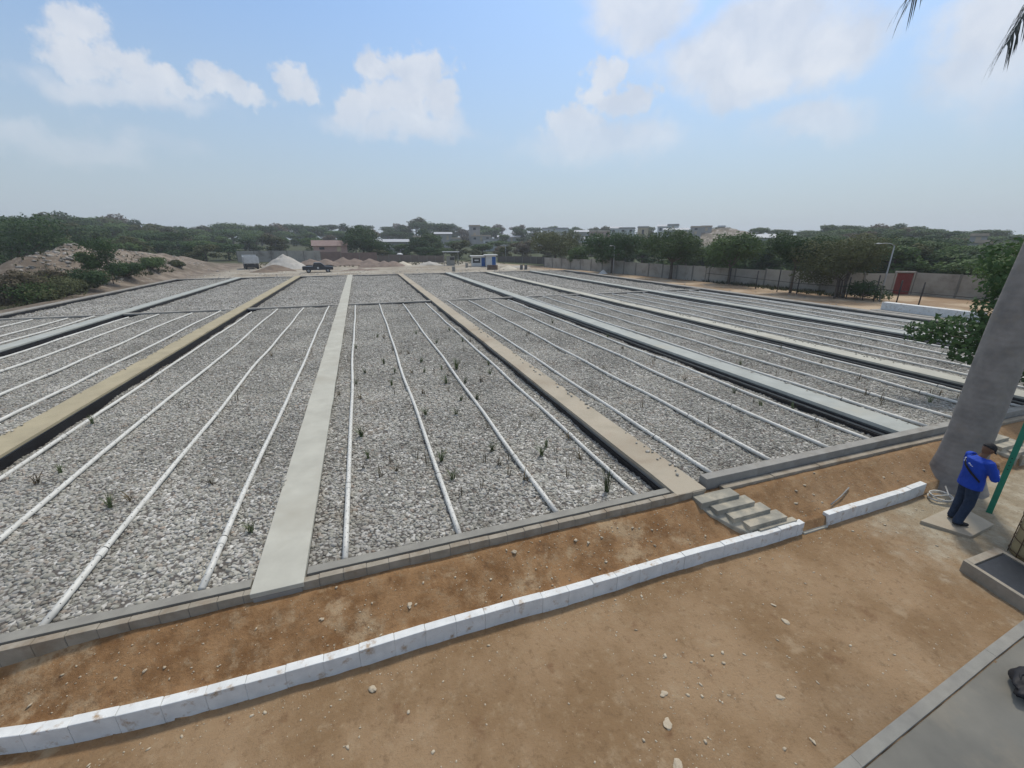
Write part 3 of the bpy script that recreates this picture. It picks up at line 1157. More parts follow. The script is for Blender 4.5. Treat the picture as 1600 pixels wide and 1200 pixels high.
M_rust = mat('rusty_wire', (0.12, 0.075, 0.04), (0.08, 0.05, 0.03), rough=0.8, scale=20)
M_sack = mat('ochre_sacking', (0.42, 0.34, 0.18), (0.33, 0.26, 0.14), rough=0.9, scale=3, bump=0.4, bscale=14)
o = empty('wire_basket', (10.66, 2.66, 0), 0, 'tall round rusty wire basket lined with ochre sacking at right edge', 'wire basket')
R = 0.30
mb = MB()
for z in (0.08, 0.32, 0.56, 0.80, 1.02):
    rr = R * (1 + 0.02 * math.sin(z * 9))
    pts = [(rr * math.cos(t), rr * math.sin(t), z + 0.015 * math.sin(3 * t + z * 5)) for t in [k * 2 * math.pi / 28 for k in range(29)]]
    mb.tube(pts, 0.0075 if z < 1 else 0.010, n=5, caps=False)
mb.build('hoops', M_rust, o, smooth=True)
mb = MB()
for k in range(9):
    t = k * 2 * math.pi / 9
    mb.tube([(R * math.cos(t), R * math.sin(t), -0.02), (R * 1.01 * math.cos(t + .02), R * 1.01 * math.sin(t), 0.5), (R * math.cos(t), R * math.sin(t), 1.06)], 0.0075, n=5)
mb.build('uprights', M_rust, o, smooth=True)
mb = MB()
n = 24
vs, fs = [], []
for zi in range(9):
    z = 0.02 + zi * 0.112
    for k in range(n):
        t = k * 2 * math.pi / n
        rr = R * 0.93 + 0.012 * mnoise.noise(Vector((math.cos(t) * 3, math.sin(t) * 3, z * 4)))
        vs.append((rr * math.cos(t), rr * math.sin(t), z + (0.03 * math.sin(3 * t) if zi == 8 else 0)))
for zi in range(8):
    for k in range(n):
        fs.append((zi * n + k, zi * n + (k + 1) % n, (zi + 1) * n + (k + 1) % n, (zi + 1) * n + k))
fs.append(tuple(range(n - 1, -1, -1)))
mb.add(vs, fs)
ob = mb.build('sacking', M_sack, o, smooth=True)
ob.modifiers.new('thick', 'SOLIDIFY').thickness = 0.006

M_bag = mat('black_cloth', (0.014, 0.014, 0.017), (0.008, 0.008, 0.010), rough=0.6, scale=4)
o = empty('bag', (7.30, 1.36, 0.045), 0, 'crumpled black bag lying on the pavement at the right edge', 'bag')
bm = bmesh.new()
bmesh.ops.create_icosphere(bm, subdivisions=4, radius=1)
for v in bm.verts:
    p = v.co.copy()
    f = 1 + 0.28 * mnoise.noise(p * 1.7) + 0.10 * mnoise.noise(p * 5)
    x = p.x
    taper = 1.0 - 0.55 * max(0, -x) ** 1.3
    v.co = Vector((p.x * 0.36 * f, p.y * 0.20 * f * taper, max(-0.0, (p.z * 0.12 * f * taper) + 0.085)))
me = bpy.data.meshes.new('bag_body')
bm.to_mesh(me)
bm.free()
me.materials.append(M_bag)
for p in me.polygons:
    p.use_smooth = True
ob = bpy.data.objects.new('bag_body', me)
COL.objects.link(ob)
ob.parent = o
mb = MB()
mb.tube([(-.25, .05, .1), (-.1, .12, .17), (.1, .10, .19), (.25, .02, .15)], 0.012, n=6)
mb.build('strap', M_bag, o, smooth=True)

M_hose = mat('white_hose', (0.50, 0.49, 0.45), (0.40, 0.39, 0.35), rough=0.5, scale=8)
mb = MB()
pts = []
for k in range(75):
    t = k / 72 * 2 * math.pi * 3
    rr = 0.23 + 0.012 * math.sin(t * 1.3 + 1)
    pts.append((rr * math.cos(t + 2.6), rr * .78 * math.sin(t + 2.6), 0.02 + 0.028 * (t / 6.28) + 0.02 * math.sin(t * .7)))
pts += [(0.02, -0.10, 0.15), (0.12, -0.03, 0.17), (0.30, 0.10, 0.19)]
mb.tube(pts, 0.014, n=7)
tag(mb.build('hose_coil', M_hose, smooth=True, loc=(11.32, 4.32, 0.03)), 'coil of pale hose lying at the foot of the palm trunk', 'hose')

mb = MB()
mb.tube([(-0.40, -0.09, -0.02), (0.0, 0.0, 0.03), (0.40, 0.12, 0.08)], 0.014, n=6)
tag(mb.build('metal_rod', mat('rod_grey', (0.25, 0.25, 0.24), rough=0.5), smooth=True, loc=(8.86, 4.80, 0.30)), 'thin grey rod lying on the earth slope behind short white kerb', 'rod')


# ------------------------------------------------------------------ scattered stones
def rock_mesh(seed, sub=3, rough=0.35):
    bm = bmesh.new()
    bmesh.ops.create_icosphere(bm, subdivisions=sub, radius=1)
    of = Vector((seed * 3.1, seed * 1.7, seed))
    for v in bm.verts:
        p = v.co.copy()
        f = 1 + rough * mnoise.noise(p * 1.2 + of) * 1.6 + 0.12 * mnoise.noise(p * 4 + of)
        v.co = p * f
    me = bpy.data.meshes.new('stone')
    bm.to_mesh(me)
    bm.free()
    for p in me.polygons:
        p.use_smooth = True
    return me


M_stone = mat('pale_stone', (0.50, 0.43, 0.32), (0.38, 0.31, 0.22), rough=0.9, scale=6, bump=0.4, bscale=20, coord='Object')
rocks = [rock_mesh(k) for k in range(6)]
for r_ in rocks:
    r_.materials.append(M_stone)
# (x, y, size, squash, label)
STONES = [(2.62, 2.17, .13, .2, 'largest pale flat stone on the earth, low centre right'),
          (2.80, 2.55, .12, .2, 'long pale stone just above the largest flat stone'),
          (2.98, 2.85, .09, .3, 'pale roundish stone in the speckled patch above the long one'),
          (3.05, 1.78, .06, .3, 'right one of two small round stones at the bottom'),
          (2.88, 1.82, .045, .3, 'left one of two small round stones at the bottom'),
          (5.35, 3.12, .10, .25, 'pale triangular stone on the brown earth, right of centre'),
          (5.45, 3.42, .07, .25, 'small pale stone just behind the triangular one'),
          (4.3, 2.35, .09, .3, 'pale lumpy stone right of the largest flat stone'),
          (4.22, 1.88, .065, .3, 'narrow pale stone nearest the pavement edging'),
          (1.68, 2.2, .075, .25, 'flat pale stone left of the largest one'),
          (-2.05, 3.55, .085, .4, 'pale stone on bare earth below the white kerb at left'),
          (-0.42, 4.12, .10, .45, 'stone lying against the foot of the white kerb'),
          (1.88, 5.28, .085, .6, 'grey round stone at the foot of the block wall'),
          (0.15, 4.92, .09, .3, 'flat buff stone half way up the red earth strip'),
          (-1.0, 5.02, .045, .5, 'small buff stone near the block wall, left of centre'),
          (-3.0, 4.98, .05, .5, 'small stone on the red earth above the left kerb'),
          (-3.3, 5.0, .035, .5, 'tiny pale stone on the red earth at far left'),
          (8.3, 5.2, .06, .4, 'pale stone on the slope behind the metal rod'),
          (9.2, 3.9, .06, .3, 'flat pale stone left of the concrete slab'),
          (8.95, 3.45, .05, .3, 'smaller pale stone in front of the concrete slab')]
for k, (x, y, s, sq, lab) in enumerate(STONES):
    ob = bpy.data.objects.new('stone', rocks[k % 6])
    COL.objects.link(ob)
    ob.location = (x, y, gz(x, y) + s * 0.06)
    ob.rotation_euler = (rnd.uniform(-.15, .15), rnd.uniform(-.15, .15), rnd.uniform(0, 6.28))
    s *= .55
    ob.scale = (s, s * rnd.uniform(.55, .8), s * sq)
    tag(ob, lab, 'stone', 'loose stones on the earth')


def scatter(name, pts, material, label, meshes=4, sub=1, sq=.5, seed=50):
    """many small stones in one mesh"""
    V, F = [], []
    base = [rock_mesh(seed + q, sub, 0.5) for q in range(meshes)]
    bv = [[v.co.copy() for v in b.vertices] for b in base]
    bf = [[tuple(p.vertices) for p in b.polygons] for b in base]
    for (x, y, z, s) in pts:
        q = rnd.randrange(meshes)
        c, sn = math.cos(rnd.uniform(0, 6.28)), math.sin(rnd.uniform(0, 6.28))
        M = Matrix.Rotation(rnd.uniform(0, 6.28), 3, 'Z') @ Matrix.Rotation(rnd.uniform(-.4, .4), 3, 'X')
        sx, sy, sz = s, s * rnd.uniform(.5, .9), s * rnd.uniform(sq * .6, sq * 1.2)
        o = len(V)
        for v in bv[q]:
            w = M @ Vector((v.x * sx, v.y * sy, v.z * sz))
            V.append((x + w.x, y + w.y, z + w.z))
        F += [tuple(i + o for i in f) for f in bf[q]]
    me = bpy.data.meshes.new(name)
    me.from_pydata(V, [], F)
    me.materials.append(material)
    for p in me.polygons:
        p.use_smooth = True
    ob = bpy.data.objects.new(name, me)
    COL.objects.link(ob)
    tag(ob, label, 'small stones', kind='stuff')
    return ob


pts = spill(5.97, 5.72, 6, 24, 90, 3) + spill(-8.95, -8.82, 9, 30, 90, 4) + spill(13.35, 13.2, 6, 20, 60, 6) + spill(20.0, 19.6, 8, 30, 260, 7)
M_cob = mat('spilled_cobble', (0.46, 0.43, 0.37), (0.36, 0.34, 0.29), rough=.9, scale=3)
scatter('spilled_cobbles', pts, M_cob, 'river cobbles spilled over the edges of the walkways', sub=2, sq=.7)
pts = []
while len(pts) < 3400:
    m_ = rnd.random()
    if m_ < 0.45:
        x, y = rnd.uniform(-6, 14), rnd.uniform(1.5, 4.35)
    elif m_ < 0.75:
        x, y = rnd.uniform(-6.5, 14), rnd.uniform(4.62, 5.4)
    elif m_ < 0.9:
        x, y = rnd.uniform(-6, 13), 4.36 - abs(rnd.gauss(0, .12))
    else:
        cx, cy = rnd.choice([(3.1, 2.9), (2.8, 2.1), (4.8, 5.1), (2.2, 5.1), (3.2, 4.9), (9.6, 3.9), (8.6, 4.1)])
        x, y = rnd.gauss(cx, .35), rnd.gauss(cy, .2)
        if y > 5.4 or y < 1.5:
            continue
    if 5.5 < x < 7.4 and 4.5 < y < 5.45 or 4.36 < y < 4.62 or y < 1.75 + 0.085 * (x - 4.46) or (8.3 < x < 10.2 and y < 3.0):
        continue
    s = 0.006 + 0.012 * rnd.random() ** 3 + (0.02 if rnd.random() < .03 else 0)
    if m_ >= .45 and m_ < .75 and x > 1.5:
        s *= 1.25
    pts.append((x, y, gz(x, y) + s * .1, s))
scatter('loose_gravel', pts, M_stone, 'small stones and clods strewn over the brown earth')

# ------------------------------------------------------------------ reed seedlings
M_reed = mat('reed_green', (0.075, 0.115, 0.045), (0.11, 0.12, 0.055), rough=0.7, scale=6, obj_random=0.3)
M_reed_dry = mat('reed_dry', (0.16, 0.12, 0.07), (0.09, 0.075, 0.045), rough=0.8, scale=6, obj_random=0.3)


def reed_mesh(nb, h, spread, seed):
    r = random.Random(seed)
    mb = MB()
    for b in range(nb):
        a = r.uniform(0, 6.28)
        hh = h * r.uniform(0.5, 1.0)
        sp = spread * r.uniform(0.1, 1.0)
        w = r.uniform(0.005, 0.010)
        d = Vector((math.cos(a), math.sin(a), 0))
        s_ = Vector((-d.y, d.x, 0))
        base = Vector((r.uniform(-.04, .04), r.uniform(-.04, .04), -0.04))
        vs = []
        for t, ww in ((0, 1), (.4, 1), (.75, .7), (1, .1)):
            c = base + d * sp * t * t + Vector((0, 0, hh * t * (1 - .15 * t * sp / max(h, .1))))
            vs += [c - s_ * w * ww, c + s_ * w * ww + d * 0.002]
        mb.add(vs, [(0, 1, 3, 2), (2, 3, 5, 4), (4, 5, 7, 6)])
    me = bpy.data.meshes.new('reed_tuft')
    me.from_pydata(mb.v, [], mb.f)
    return me


REEDM = [reed_mesh(18, .32, .22, 1), reed_mesh(13, .26, .26, 2), reed_mesh(24, .38, .28, 3), reed_mesh(5, .44, .10, 4), reed_mesh(46, .60, .38, 5), reed_mesh(26, .75, .20, 6)]
# placed from the bird's-eye plan of the beds: x, y, kind, scale, dry
PL = []
# W(px,py,.5) results are baked below
PL = [(-0.28, 16.48, 0), (-0.46, 13.46, 1), (-0.44, 10.52, 2), (-0.41, 8.82, 1), (-0.31, 9.3, 0), (0.82, 16.1, 0), (1.43, 15.89, 1), (1.96, 17.13, 0), (1.89, 15.72, 0), (2.44, 14.15, 2), (3.01, 15.79, 4), (2.68, 15.02, 1), (2.6, 15.93, 0), (3.68, 13.94, 1), (4.5, 15.84, 0), (4.27, 14.81, 0), (3.04, 12.13, 0), (2.55, 12.24, 0), (1.33, 11.46, 2), (1.3, 8.68, 2), (2.54, 8.74, 2), (2.49, 8.02, 1), (2.54, 7.51, 3), (3.58, 8.14, 2), (4.24, 6.32, 5), (3.73, 7.09, 3), (0.77, 8.92, 3), (1.39, 7.07, 3), (-4.89, 8.78, 2), (-6.79, 10.36, 1), (-3.4, 9.18, 1), (-5.36, 14.31, 3), (-7.2, 17.51, 3), (-4.06, 20.09, 1), (10.84, 13.63, 3), (7.56, 9.81, 3), (16.45, 9.42, 3), (11.28, 7.15, 3), (14.07, 10.72, 3), (14.7, 10.66, 3), (15.02, 8.26, 3), (14.98, 7.79, 3), (17.05, 7.68, 3), (14.37, 7.44, 3), (0.28, 8.58, 1), (4.23, 10.45, 1), (4.38, 7.77, 1), (-1.11, 14.0, 1), (0.76, 22.43, 1), (7.92, 7.42, 1)]
KIND = ['short green reed', 'low spreading reed', 'leafy reed', 'thin wispy reed', 'largest bushy dark green reed clump', 'tall upright reed clump']
NUM = ['nearest', 'second nearest', 'third nearest', 'fourth nearest', 'fifth nearest', 'sixth nearest', 'seventh nearest', 'eighth nearest', 'ninth nearest', 'tenth nearest', 'eleventh nearest', 'twelfth nearest', 'thirteenth nearest', 'fourteenth nearest', 'fifteenth nearest', 'sixteenth nearest', 'seventeenth nearest', 'eighteenth nearest', 'nineteenth nearest', 'twentieth nearest']


BEDS_ = ['far left bed', 'bed left of ochre walkway', 'bed right of ochre walkway', 'central bed', 'bed right of tan walkway', 'bed right of bluish walkway', 'second last bed', 'last bed']


def where(x):
    for b, (xa, xb) in enumerate(BEDS):
        if xa <= x <= xb:
            xs = PIPES[b]
            j = sum(1 for q in xs if q < x)
            if j == 0:
                return (b, 0, 'before first pipe of %s' % BEDS_[b])
            if j == 4:
                return (b, 4, 'after last pipe of %s' % BEDS_[b])
            return (b, j, 'between %s and %s pipes of %s' % (ORD[j - 1], ORD[j], BEDS_[b]))


rp = random.Random(77)
for b_, n_ in ((3, 40), (4, 14), (5, 8), (2, 6)):
    for q_ in range(n_):
        yy_ = 6.8 + 17 * rp.random() ** 1.3
        PL.append((round(rp.uniform(BEDS[b_][0] + .3, BEDS[b_][1] - .3), 2), round(yy_, 2), rp.choice([3, 3, 1, 0])))
PL = [((x if abs(min((abs(x - q), q) for q in PIPES[where(x)[0]])[0]) > .12 else x + .16), y, k) for x, y, k in PL]
for (x, y, k) in PL:
    b, j, wtxt = where(x)
    same = sorted(q[1] for q in PL if where(q[0])[:2] == (b, j) and q[2] == k)
    kw = KIND[k] if k >= 4 else NUM[same.index(y)] + ' ' + KIND[k]
    ob = bpy.data.objects.new('reed_tuft', REEDM[k] if not (k == 3 and rnd.random() < .0) else REEDM[1])
    if not REEDM[k].materials:
        REEDM[k].materials.append(M_reed_dry if k in (1, 3) else M_reed)
    COL.objects.link(ob)
    z = float(bed_z(b, np.array([x]), np.array([y]))[0])
    ob.location = (x, y, z + 0.04)
    ob.rotation_euler = (0, 0, rnd.uniform(0, 6.28))
    s = rnd.uniform(.85, 1.1)
    ob.scale = (s, s, s)
    tag(ob, kw + ' ' + wtxt.replace('between ', 'between ').replace(', ', ' in the '), 'reed', 'reed seedlings in the gravel')

# ------------------------------------------------------------------ palm
M_palm = mat('palm_bark', (0.275, 0.255, 0.232), (0.180, 0.168, 0.155), scale=2.2, bump=0.35, bscale=9, c3=(0.25, 0.215, 0.17), s3=1.5, t3=(0.55, 0.75), bdist=0.01)
nt = M_palm.node_tree
# faint ring scars round the trunk
tcn = nt.nodes.new('ShaderNodeTexCoord')
wv = nt.nodes.new('ShaderNodeTexWave')
wv.bands_direction = 'Z'
wv.inputs['Scale'].default_value = 2.6
wv.inputs['Distortion'].default_value = 3.0
wv.inputs['Detail'].default_value = 4
nt.links.new(tcn.outputs['Object'], wv.inputs['Vector'])
bpn = nt.nodes.new('ShaderNodeBump')
bpn.inputs['Strength'].default_value = 0.28
bpn.inputs['Distance'].default_value = 0.008
old = nt.nodes['Principled BSDF'].inputs['Normal'].links[0].from_socket
nt.links.new(old, bpn.inputs['Normal'])
nt.links.new(wv.outputs['Fac'], bpn.inputs['Height'])
nt.links.new(bpn.outputs[0], nt.nodes['Principled BSDF'].inputs['Normal'])
M_frond = mat('palm_leaf', (0.035, 0.045, 0.03), (0.022, 0.030, 0.022), rough=0.55, scale=5)
M_shaft = mat('palm_crownshaft', (0.10, 0.16, 0.06), (0.08, 0.12, 0.05), rough=0.5, scale=2)
PX, PY = 12.36, 4.62
palm = empty('royal_palm', (PX, PY, 0), 0, 'smooth grey palm trunk rising out of the frame behind the man', 'palm tree')
prof = [(-0.1, .66), (0.0, .60), (0.12, .54), (0.35, .46), (0.7, .405), (1.2, .375), (2.0, .37), (3.0, .365), (3.8, .345), (4.5, .31), (5.2, .275), (6.5, .24), (8.0, .22), (9.0, .20)]
mb = MB()
n = 40
vs, fs = [], []
zz = np.concatenate([np.linspace(-0.1, 1, 23), np.linspace(1.1, 9, 80)])
for z in zz:
    r0 = np.interp(z, [p[0] for p in prof], [p[1] for p in prof])
    for k in range(n):
        t = k * 2 * math.pi / n
        rr = r0 * (1 + 0.02 * mnoise.noise(Vector((math.cos(t), math.sin(t), z * .6))) + (0.05 * mnoise.noise(Vector((math.cos(t) * 3, math.sin(t) * 3, z * 3))) * max(0, 1 - z * 2)))
        vs.append((rr * math.cos(t), rr * math.sin(t), z))
for i in range(len(zz) - 1):
    for k in range(n):
        fs.append((i * n + k, i * n + (k + 1) % n, (i + 1) * n + (k + 1) % n, (i + 1) * n + k))
mb.add(vs, fs)
mb.build('trunk', M_palm, palm, smooth=True)
mb = MB().tube([(0, 0, 8.95), (0, 0, 9.3), (0, 0, 9.8), (0, 0, 10.2)], [.26, .24, .17, .09], n=16)
mb.build('crownshaft', M_shaft, palm, smooth=True)


def bez(P, t):
    P = [Vector(p) for p in P]
    while len(P) > 1:
        P = [P[i].lerp(P[i + 1], t) for i in range(len(P) - 1)]
    return P[0]


def frond(ctrl, ll=0.46, seed=0):
    r = random.Random(seed)
    mb = MB()
    pts = [bez(ctrl, k / 16) for k in range(17)]
    mb.tube(pts, [0.035 * (1 - k / 18) for k in range(17)], n=6)
    n = 100
    for i in range(n):
        t = 0.15 + 0.85 * i / (n - 1)
        p = bez(ctrl, t)
        tg = (bez(ctrl, min(1, t + .01)) - bez(ctrl, t - .01)).normalized()
        side = tg.cross(Vector((0, 0, 1)))
        side.normalize()
        l = ll * (0.55 + 0.45 * math.sin(min(1, t * 1.15) * math.pi * .85)) * r.uniform(.85, 1.1)
        for sgn in (-1, 1):
            d = (side * sgn * r.uniform(.45, .9) + tg * r.uniform(.5, 1.0) + Vector((0, 0, r.uniform(-.5, .25)))).normalized()
            w = tg * 0.021
            q0, q1 = p, p + d * l * .5 + Vector((0, 0, -.05 * l))
            q2 = p + d * l * .85 + Vector((0, 0, -.38 * l))
            q3 = p + d * l + Vector((0, 0, -.75 * l))
            u = Vector((0, 0, 0.010))
            mb.add([q0 - w, q0 + w, q1 - w * 1.1 - u, q1 + w * 1.1 + u, q2 - w * .8, q2 + w * .8, q3], [(0, 1, 3, 2), (2, 3, 5, 4), (4, 5, 6)])
    return mb


FR = [[(0, 0, 10.0), (-1.3, .3, 11.4), (-2.7, 1.0, 10.9), (-3.4, 1.25, 9.1)],
      [(0, 0, 9.8), (-0.7, .5, 10.6), (-0.95, .75, 9.8), (-1.25, .9, 8.6)]]
for k in range(6):
    a = math.radians([-75, -50, -25, -8, 8, 22][k])
    h = 3.4 + 0.4 * math.sin(k * 2.1)
    up_ = 1.6 + .5 * math.cos(k * 1.7)
    FR.append([(0, 0, 10.0), (math.cos(a) * h * .35, math.sin(a) * h * .35, 10 + up_), (math.cos(a) * h * .85, math.sin(a) * h * .85, 10.3 + up_ * .5), (math.cos(a) * h * 1.1, math.sin(a) * h * 1.1, 8.9)])
for k, c in enumerate(FR):
    frond(c, seed=k).build('frond', M_frond, palm)

# ------------------------------------------------------------------ man
M_skin = mat('skin', (0.16, 0.085, 0.05), (0.13, 0.07, 0.04), rough=0.55, scale=8)
M_jean = mat('jeans', (0.022, 0.040, 0.075), (0.012, 0.024, 0.05), rough=0.85, scale=9, bump=0.7, bscale=12, bdist=0.02)
M_shirt = mat('blue_shirt', (0.008, 0.055, 0.40), (0.006, 0.04, 0.30), rough=0.75, scale=4, bump=0.8, bscale=7, bdist=0.03)
M_black = mat('black_fabric', (0.012, 0.012, 0.014), (0.02, 0.02, 0.02), rough=0.8, scale=10)
M_letter = mat('white_print', (0.7, 0.72, 0.75), rough=0.7)
man = empty('person', (10.55, 3.70, 0.075), math.radians(-25), 'man in blue shirt, jeans and dark cap looking down beside the palm', 'person')


def remesh(o, vs, smooth=6, fac=.5):
    m = o.modifiers.new('remesh', 'REMESH')
    m.mode = 'VOXEL'
    m.voxel_size = vs
    m.use_smooth_shade = True
    s = o.modifiers.new('smooth', 'SMOOTH')
    s.iterations = smooth
    s.factor = fac


LEG = {s: [(0.0 + .02 * s, s * .085, .92), (.03 + .01 * s, s * .10, .50), (-.03 + .05 * s, s * .115, .09)] for s in (-1, 1)}
SH = {s: (0.0, s * .185, 1.385) for s in (-1, 1)}
EL = {1: (.07, .265, 1.12), -1: (.09, -.275, 1.12)}
WR = {1: (.235, .10, 1.22), -1: (.245, -.07, 1.24)}
mb = MB()
mb.tube([(0, 0, .86), (0, 0, .95), (-.01, 0, 1.10), (-.01, 0, 1.25), (0, 0, 1.37), (.01, 0, 1.42)], [.15, .165, .145, .17, .165, .09], n=16, squash=.62)
mb.tube([(.0, 0, 1.38), (.03, 0, 1.46), (.06, 0, 1.52)], [.062, .055, .055], n=12)
# head, tipped forward
H = Matrix.Translation((.075, 0, 1.585)) @ Matrix.Rotation(math.radians(32), 4, 'Y')
bm = bmesh.new()
bmesh.ops.create_icosphere(bm, subdivisions=4, radius=1)
hv = []
for v in bm.verts:
    p = v.co
    x, y, z = p.x * .098, p.y * .076, p.z * .118
    if z < 0:
        y *= 1 - .28 * (-p.z)
        x = x * (1 - .12 * (-p.z)) + .012 * (-p.z)
    fx = max(0, p.x)
    nose = math.exp(-((p.y / .13) ** 2) - (((p.z + .12) / .2) ** 2)) * fx
    brow = math.exp(-(((p.z - .12) / .09) ** 2)) * fx * .006
    eye = math.exp(-(((abs(p.y) - .38) / .15) ** 2) - ((p.z / .1) ** 2)) * fx
    lip = math.exp(-((p.y / .3) ** 2) - (((p.z + .48) / .07) ** 2)) * fx
    x += nose * .024 + brow - eye * .008 + lip * .006
    hv.append(tuple((H @ Vector((x, y, z)))))
mb.add(hv, [tuple(q.index for q in f.verts) for f in bm.faces])
bm.free()
for s in (-1, 1):
    mb.tube([tuple(H @ Vector((-.012, s * .074, .02))), tuple(H @ Vector((-.02, s * .088, .0))), tuple(H @ Vector((-.01, s * .078, -.03)))], [.014, .017, .010], n=8)
    mb.tube([SH[s], EL[s], WR[s]], [.05, .038, .026], n=12)
    mb.tube(LEG[s], [.082, .055, .038], n=12)
    w = Vector(WR[s])
    pm = w + Vector((.075, -.03 * s, .0))
    mb.tube([tuple(w), tuple(w.lerp(pm, .5)), tuple(pm)], [.026, .036, .034], n=12, squash=.55)
    ax = (pm - w).normalized()
    for q in range(4):
        up_ = Vector((0, 0, (q - 1.5) * .019))
        b0 = pm + up_
        l = [.062, .074, .070, .055][q]
        b1 = b0 + ax * l * .45 + Vector((0, -s * .008, 0))
        b2 = b1 + ax * l * .25 + Vector((0, -s * .028, 0))
        b3 = b2 + Vector((-.008, -s * .022, 0))
        mb.tube([tuple(pm.lerp(b0, .3)), tuple(b0), tuple(b1), tuple(b2), tuple(b3)], [.010, .0095, .009, .0085, .007], n=8)
    tb = w + ax * .02 + Vector((0, 0, .03))
    mb.tube([tuple(tb), tuple(tb + ax * .03 + Vector((0, -s * .012, .02))), tuple(tb + ax * .055 + Vector((0, -s * .025, .018)))], [.012, .011, .009], n=8)
body = mb.build('body', M_skin, man)
remesh(body, .0055, 3, .4)
# trousers
mb = MB()
mb.tube([(0, 0, .83), (0, 0, .90), (0, 0, 1.0)], [.155, .165, .155], n=18, squash=.62)
for s in (-1, 1):
    a, b, c = [Vector(p) for p in LEG[s]]
    mb.tube([a + Vector((0, 0, .0)), a.lerp(b, .35), a.lerp(b, .8), b.lerp(c, .1), b.lerp(c, .6), c, c - Vector((0, 0, .035))], [.092, .100, .085, .083, .073, .075, .074], n=14)
tr = mb.build('jeans', M_jean, man)
remesh(tr, .009, 4)
# shirt
mb = MB()
mb.tube([(0, 0, .81), (0, 0, .95), (-.01, 0, 1.10), (-.015, 0, 1.25), (-.01, 0, 1.36), (.01, 0, 1.43)], [.212, .208, .195, .208, .195, .085], n=20, squash=.69)
for s in (-1, 1):
    mb.tube([Vector(SH[s]) + Vector((0, -.05 * s, .0)), SH[s], Vector(SH[s]).lerp(Vector(EL[s]), .5), EL[s], Vector(EL[s]).lerp(Vector(WR[s]), .55), Vector(EL[s]).lerp(Vector(WR[s]), .85)], [.075, .078, .072, .066, .056, .048], n=14)
sh = mb.build('shirt', M_shirt, man)
remesh(sh, .010, 5)
# strap across the back
mb = MB()
pts = []
for k in range(15):
    t = k / 14
    an = math.radians(100 + 150 * t)       # left side round the back to the right
    z = 1.43 - 0.42 * t
    ry, rx = .214 - .07 * max(0, .25 - t) * 4, .150
    pts.append((-.012 + rx * math.cos(an), ry * math.sin(an) * (0.45 + .55 * min(1, t * 2.2)), z))
vs = []
for i, p in enumerate(pts):
    vs += [(p[0], p[1], p[2] - .022), (p[0], p[1], p[2] + .022)]
mb.add(vs, [(2 * i, 2 * i + 1, 2 * i + 3, 2 * i + 2) for i in range(len(pts) - 1)])
st = mb.build('shoulder_strap', M_black, man)
st.modifiers.new('thick', 'SOLIDIFY').thickness = .012
# print on the shoulder
mb = MB()
for (y, z, w, h) in [(.125, 1.335, .018, .030), (.105, 1.31, .016, .022), (.12, 1.285, .03, .014), (.085, 1.29, .012, .02), (-.005, 1.29, .030, .016), (-.035, 1.272, .026, .014), (-.065, 1.26, .018, .010)]:
    x = -.015 - .136 * math.sqrt(max(0, 1 - (y / .212) ** 2)) - .006
    mb.box(x - .004, x + .02, y - w / 2, y + w / 2, z - h / 2, z + h / 2)
mb.build('shirt_print', M_letter, man)
mb = MB()
e = Vector(EL[-1]).lerp(Vector(WR[-1]), .45)
mb.box(e.x - .03, e.x + .03, e.y - .064, e.y - .05, e.z - .01, e.z + .02)
mb.build('sleeve_print', M_letter, man)
# cap
bm = bmesh.new()
bmesh.ops.create_uvsphere(bm, u_segments=24, v_segments=14, radius=1)
mb = MB()
vs = [tuple(H @ Vector((-.008 + v.co.x * .112, v.co.y * .090, .022 + max(v.co.z, -.02) * .108))) for v in bm.verts]
mb.add(vs, [tuple(q.index for q in f.verts) for f in bm.faces])
bm.free()
cp = mb.build('cap', M_black, man, smooth=True)
mb = MB()
n = 14
vs = []
for k in range(n + 1):
    a = math.radians(-62 + 124 * k / n)
    for r_, dz in ((.095, .028), (.178 * (0.85 + .15 * math.cos(a)), .005 - .012 * math.sin(a) ** 2 * 2)):
        vs.append(tuple(H @ Vector((r_ * math.cos(a) - .005, .088 / .1 * r_ * math.sin(a) * .62 * (1.5 if r_ < .1 else 1), dz))))
mb.add(vs, [(2 * k, 2 * k + 2, 2 * k + 3, 2 * k + 1) for k in range(n)])
br = mb.build('cap_brim', M_black, cp)
br.modifiers.new('thick', 'SOLIDIFY').thickness = .005
# shoes
for s in (-1, 1):
    c = Vector(LEG[s][2])
    mb = MB()
    mb.tube([(c.x - .065, c.y, .045), (c.x, c.y, .05), (c.x + .08, c.y + .008 * s, .042), (c.x + .17, c.y + .015 * s, .032), (c.x + .20, c.y + .015 * s, .028)], [.030, .045, .046, .038, .018], n=12, squash=.85)
    ob = mb.build('shoe', M_black, man)
    remesh(ob, .007, 4)
mb = MB()
mid = (Vector(WR[1]) + Vector(WR[-1])) / 2 + Vector((.10, 0, .0))
mb.box(-.035, .035, -.005, .005, -.07, .07, M=Matrix.Translation(mid) @ Matrix.Rotation(math.radians(-35), 4, 'Y') @ Matrix.Rotation(math.radians(90), 4, 'Z'))
tag(mb.build('phone', M_black, None, bevel=.004, loc=man.location, rz=math.radians(-25)), 'small dark phone in the hands of the man in blue', 'phone')

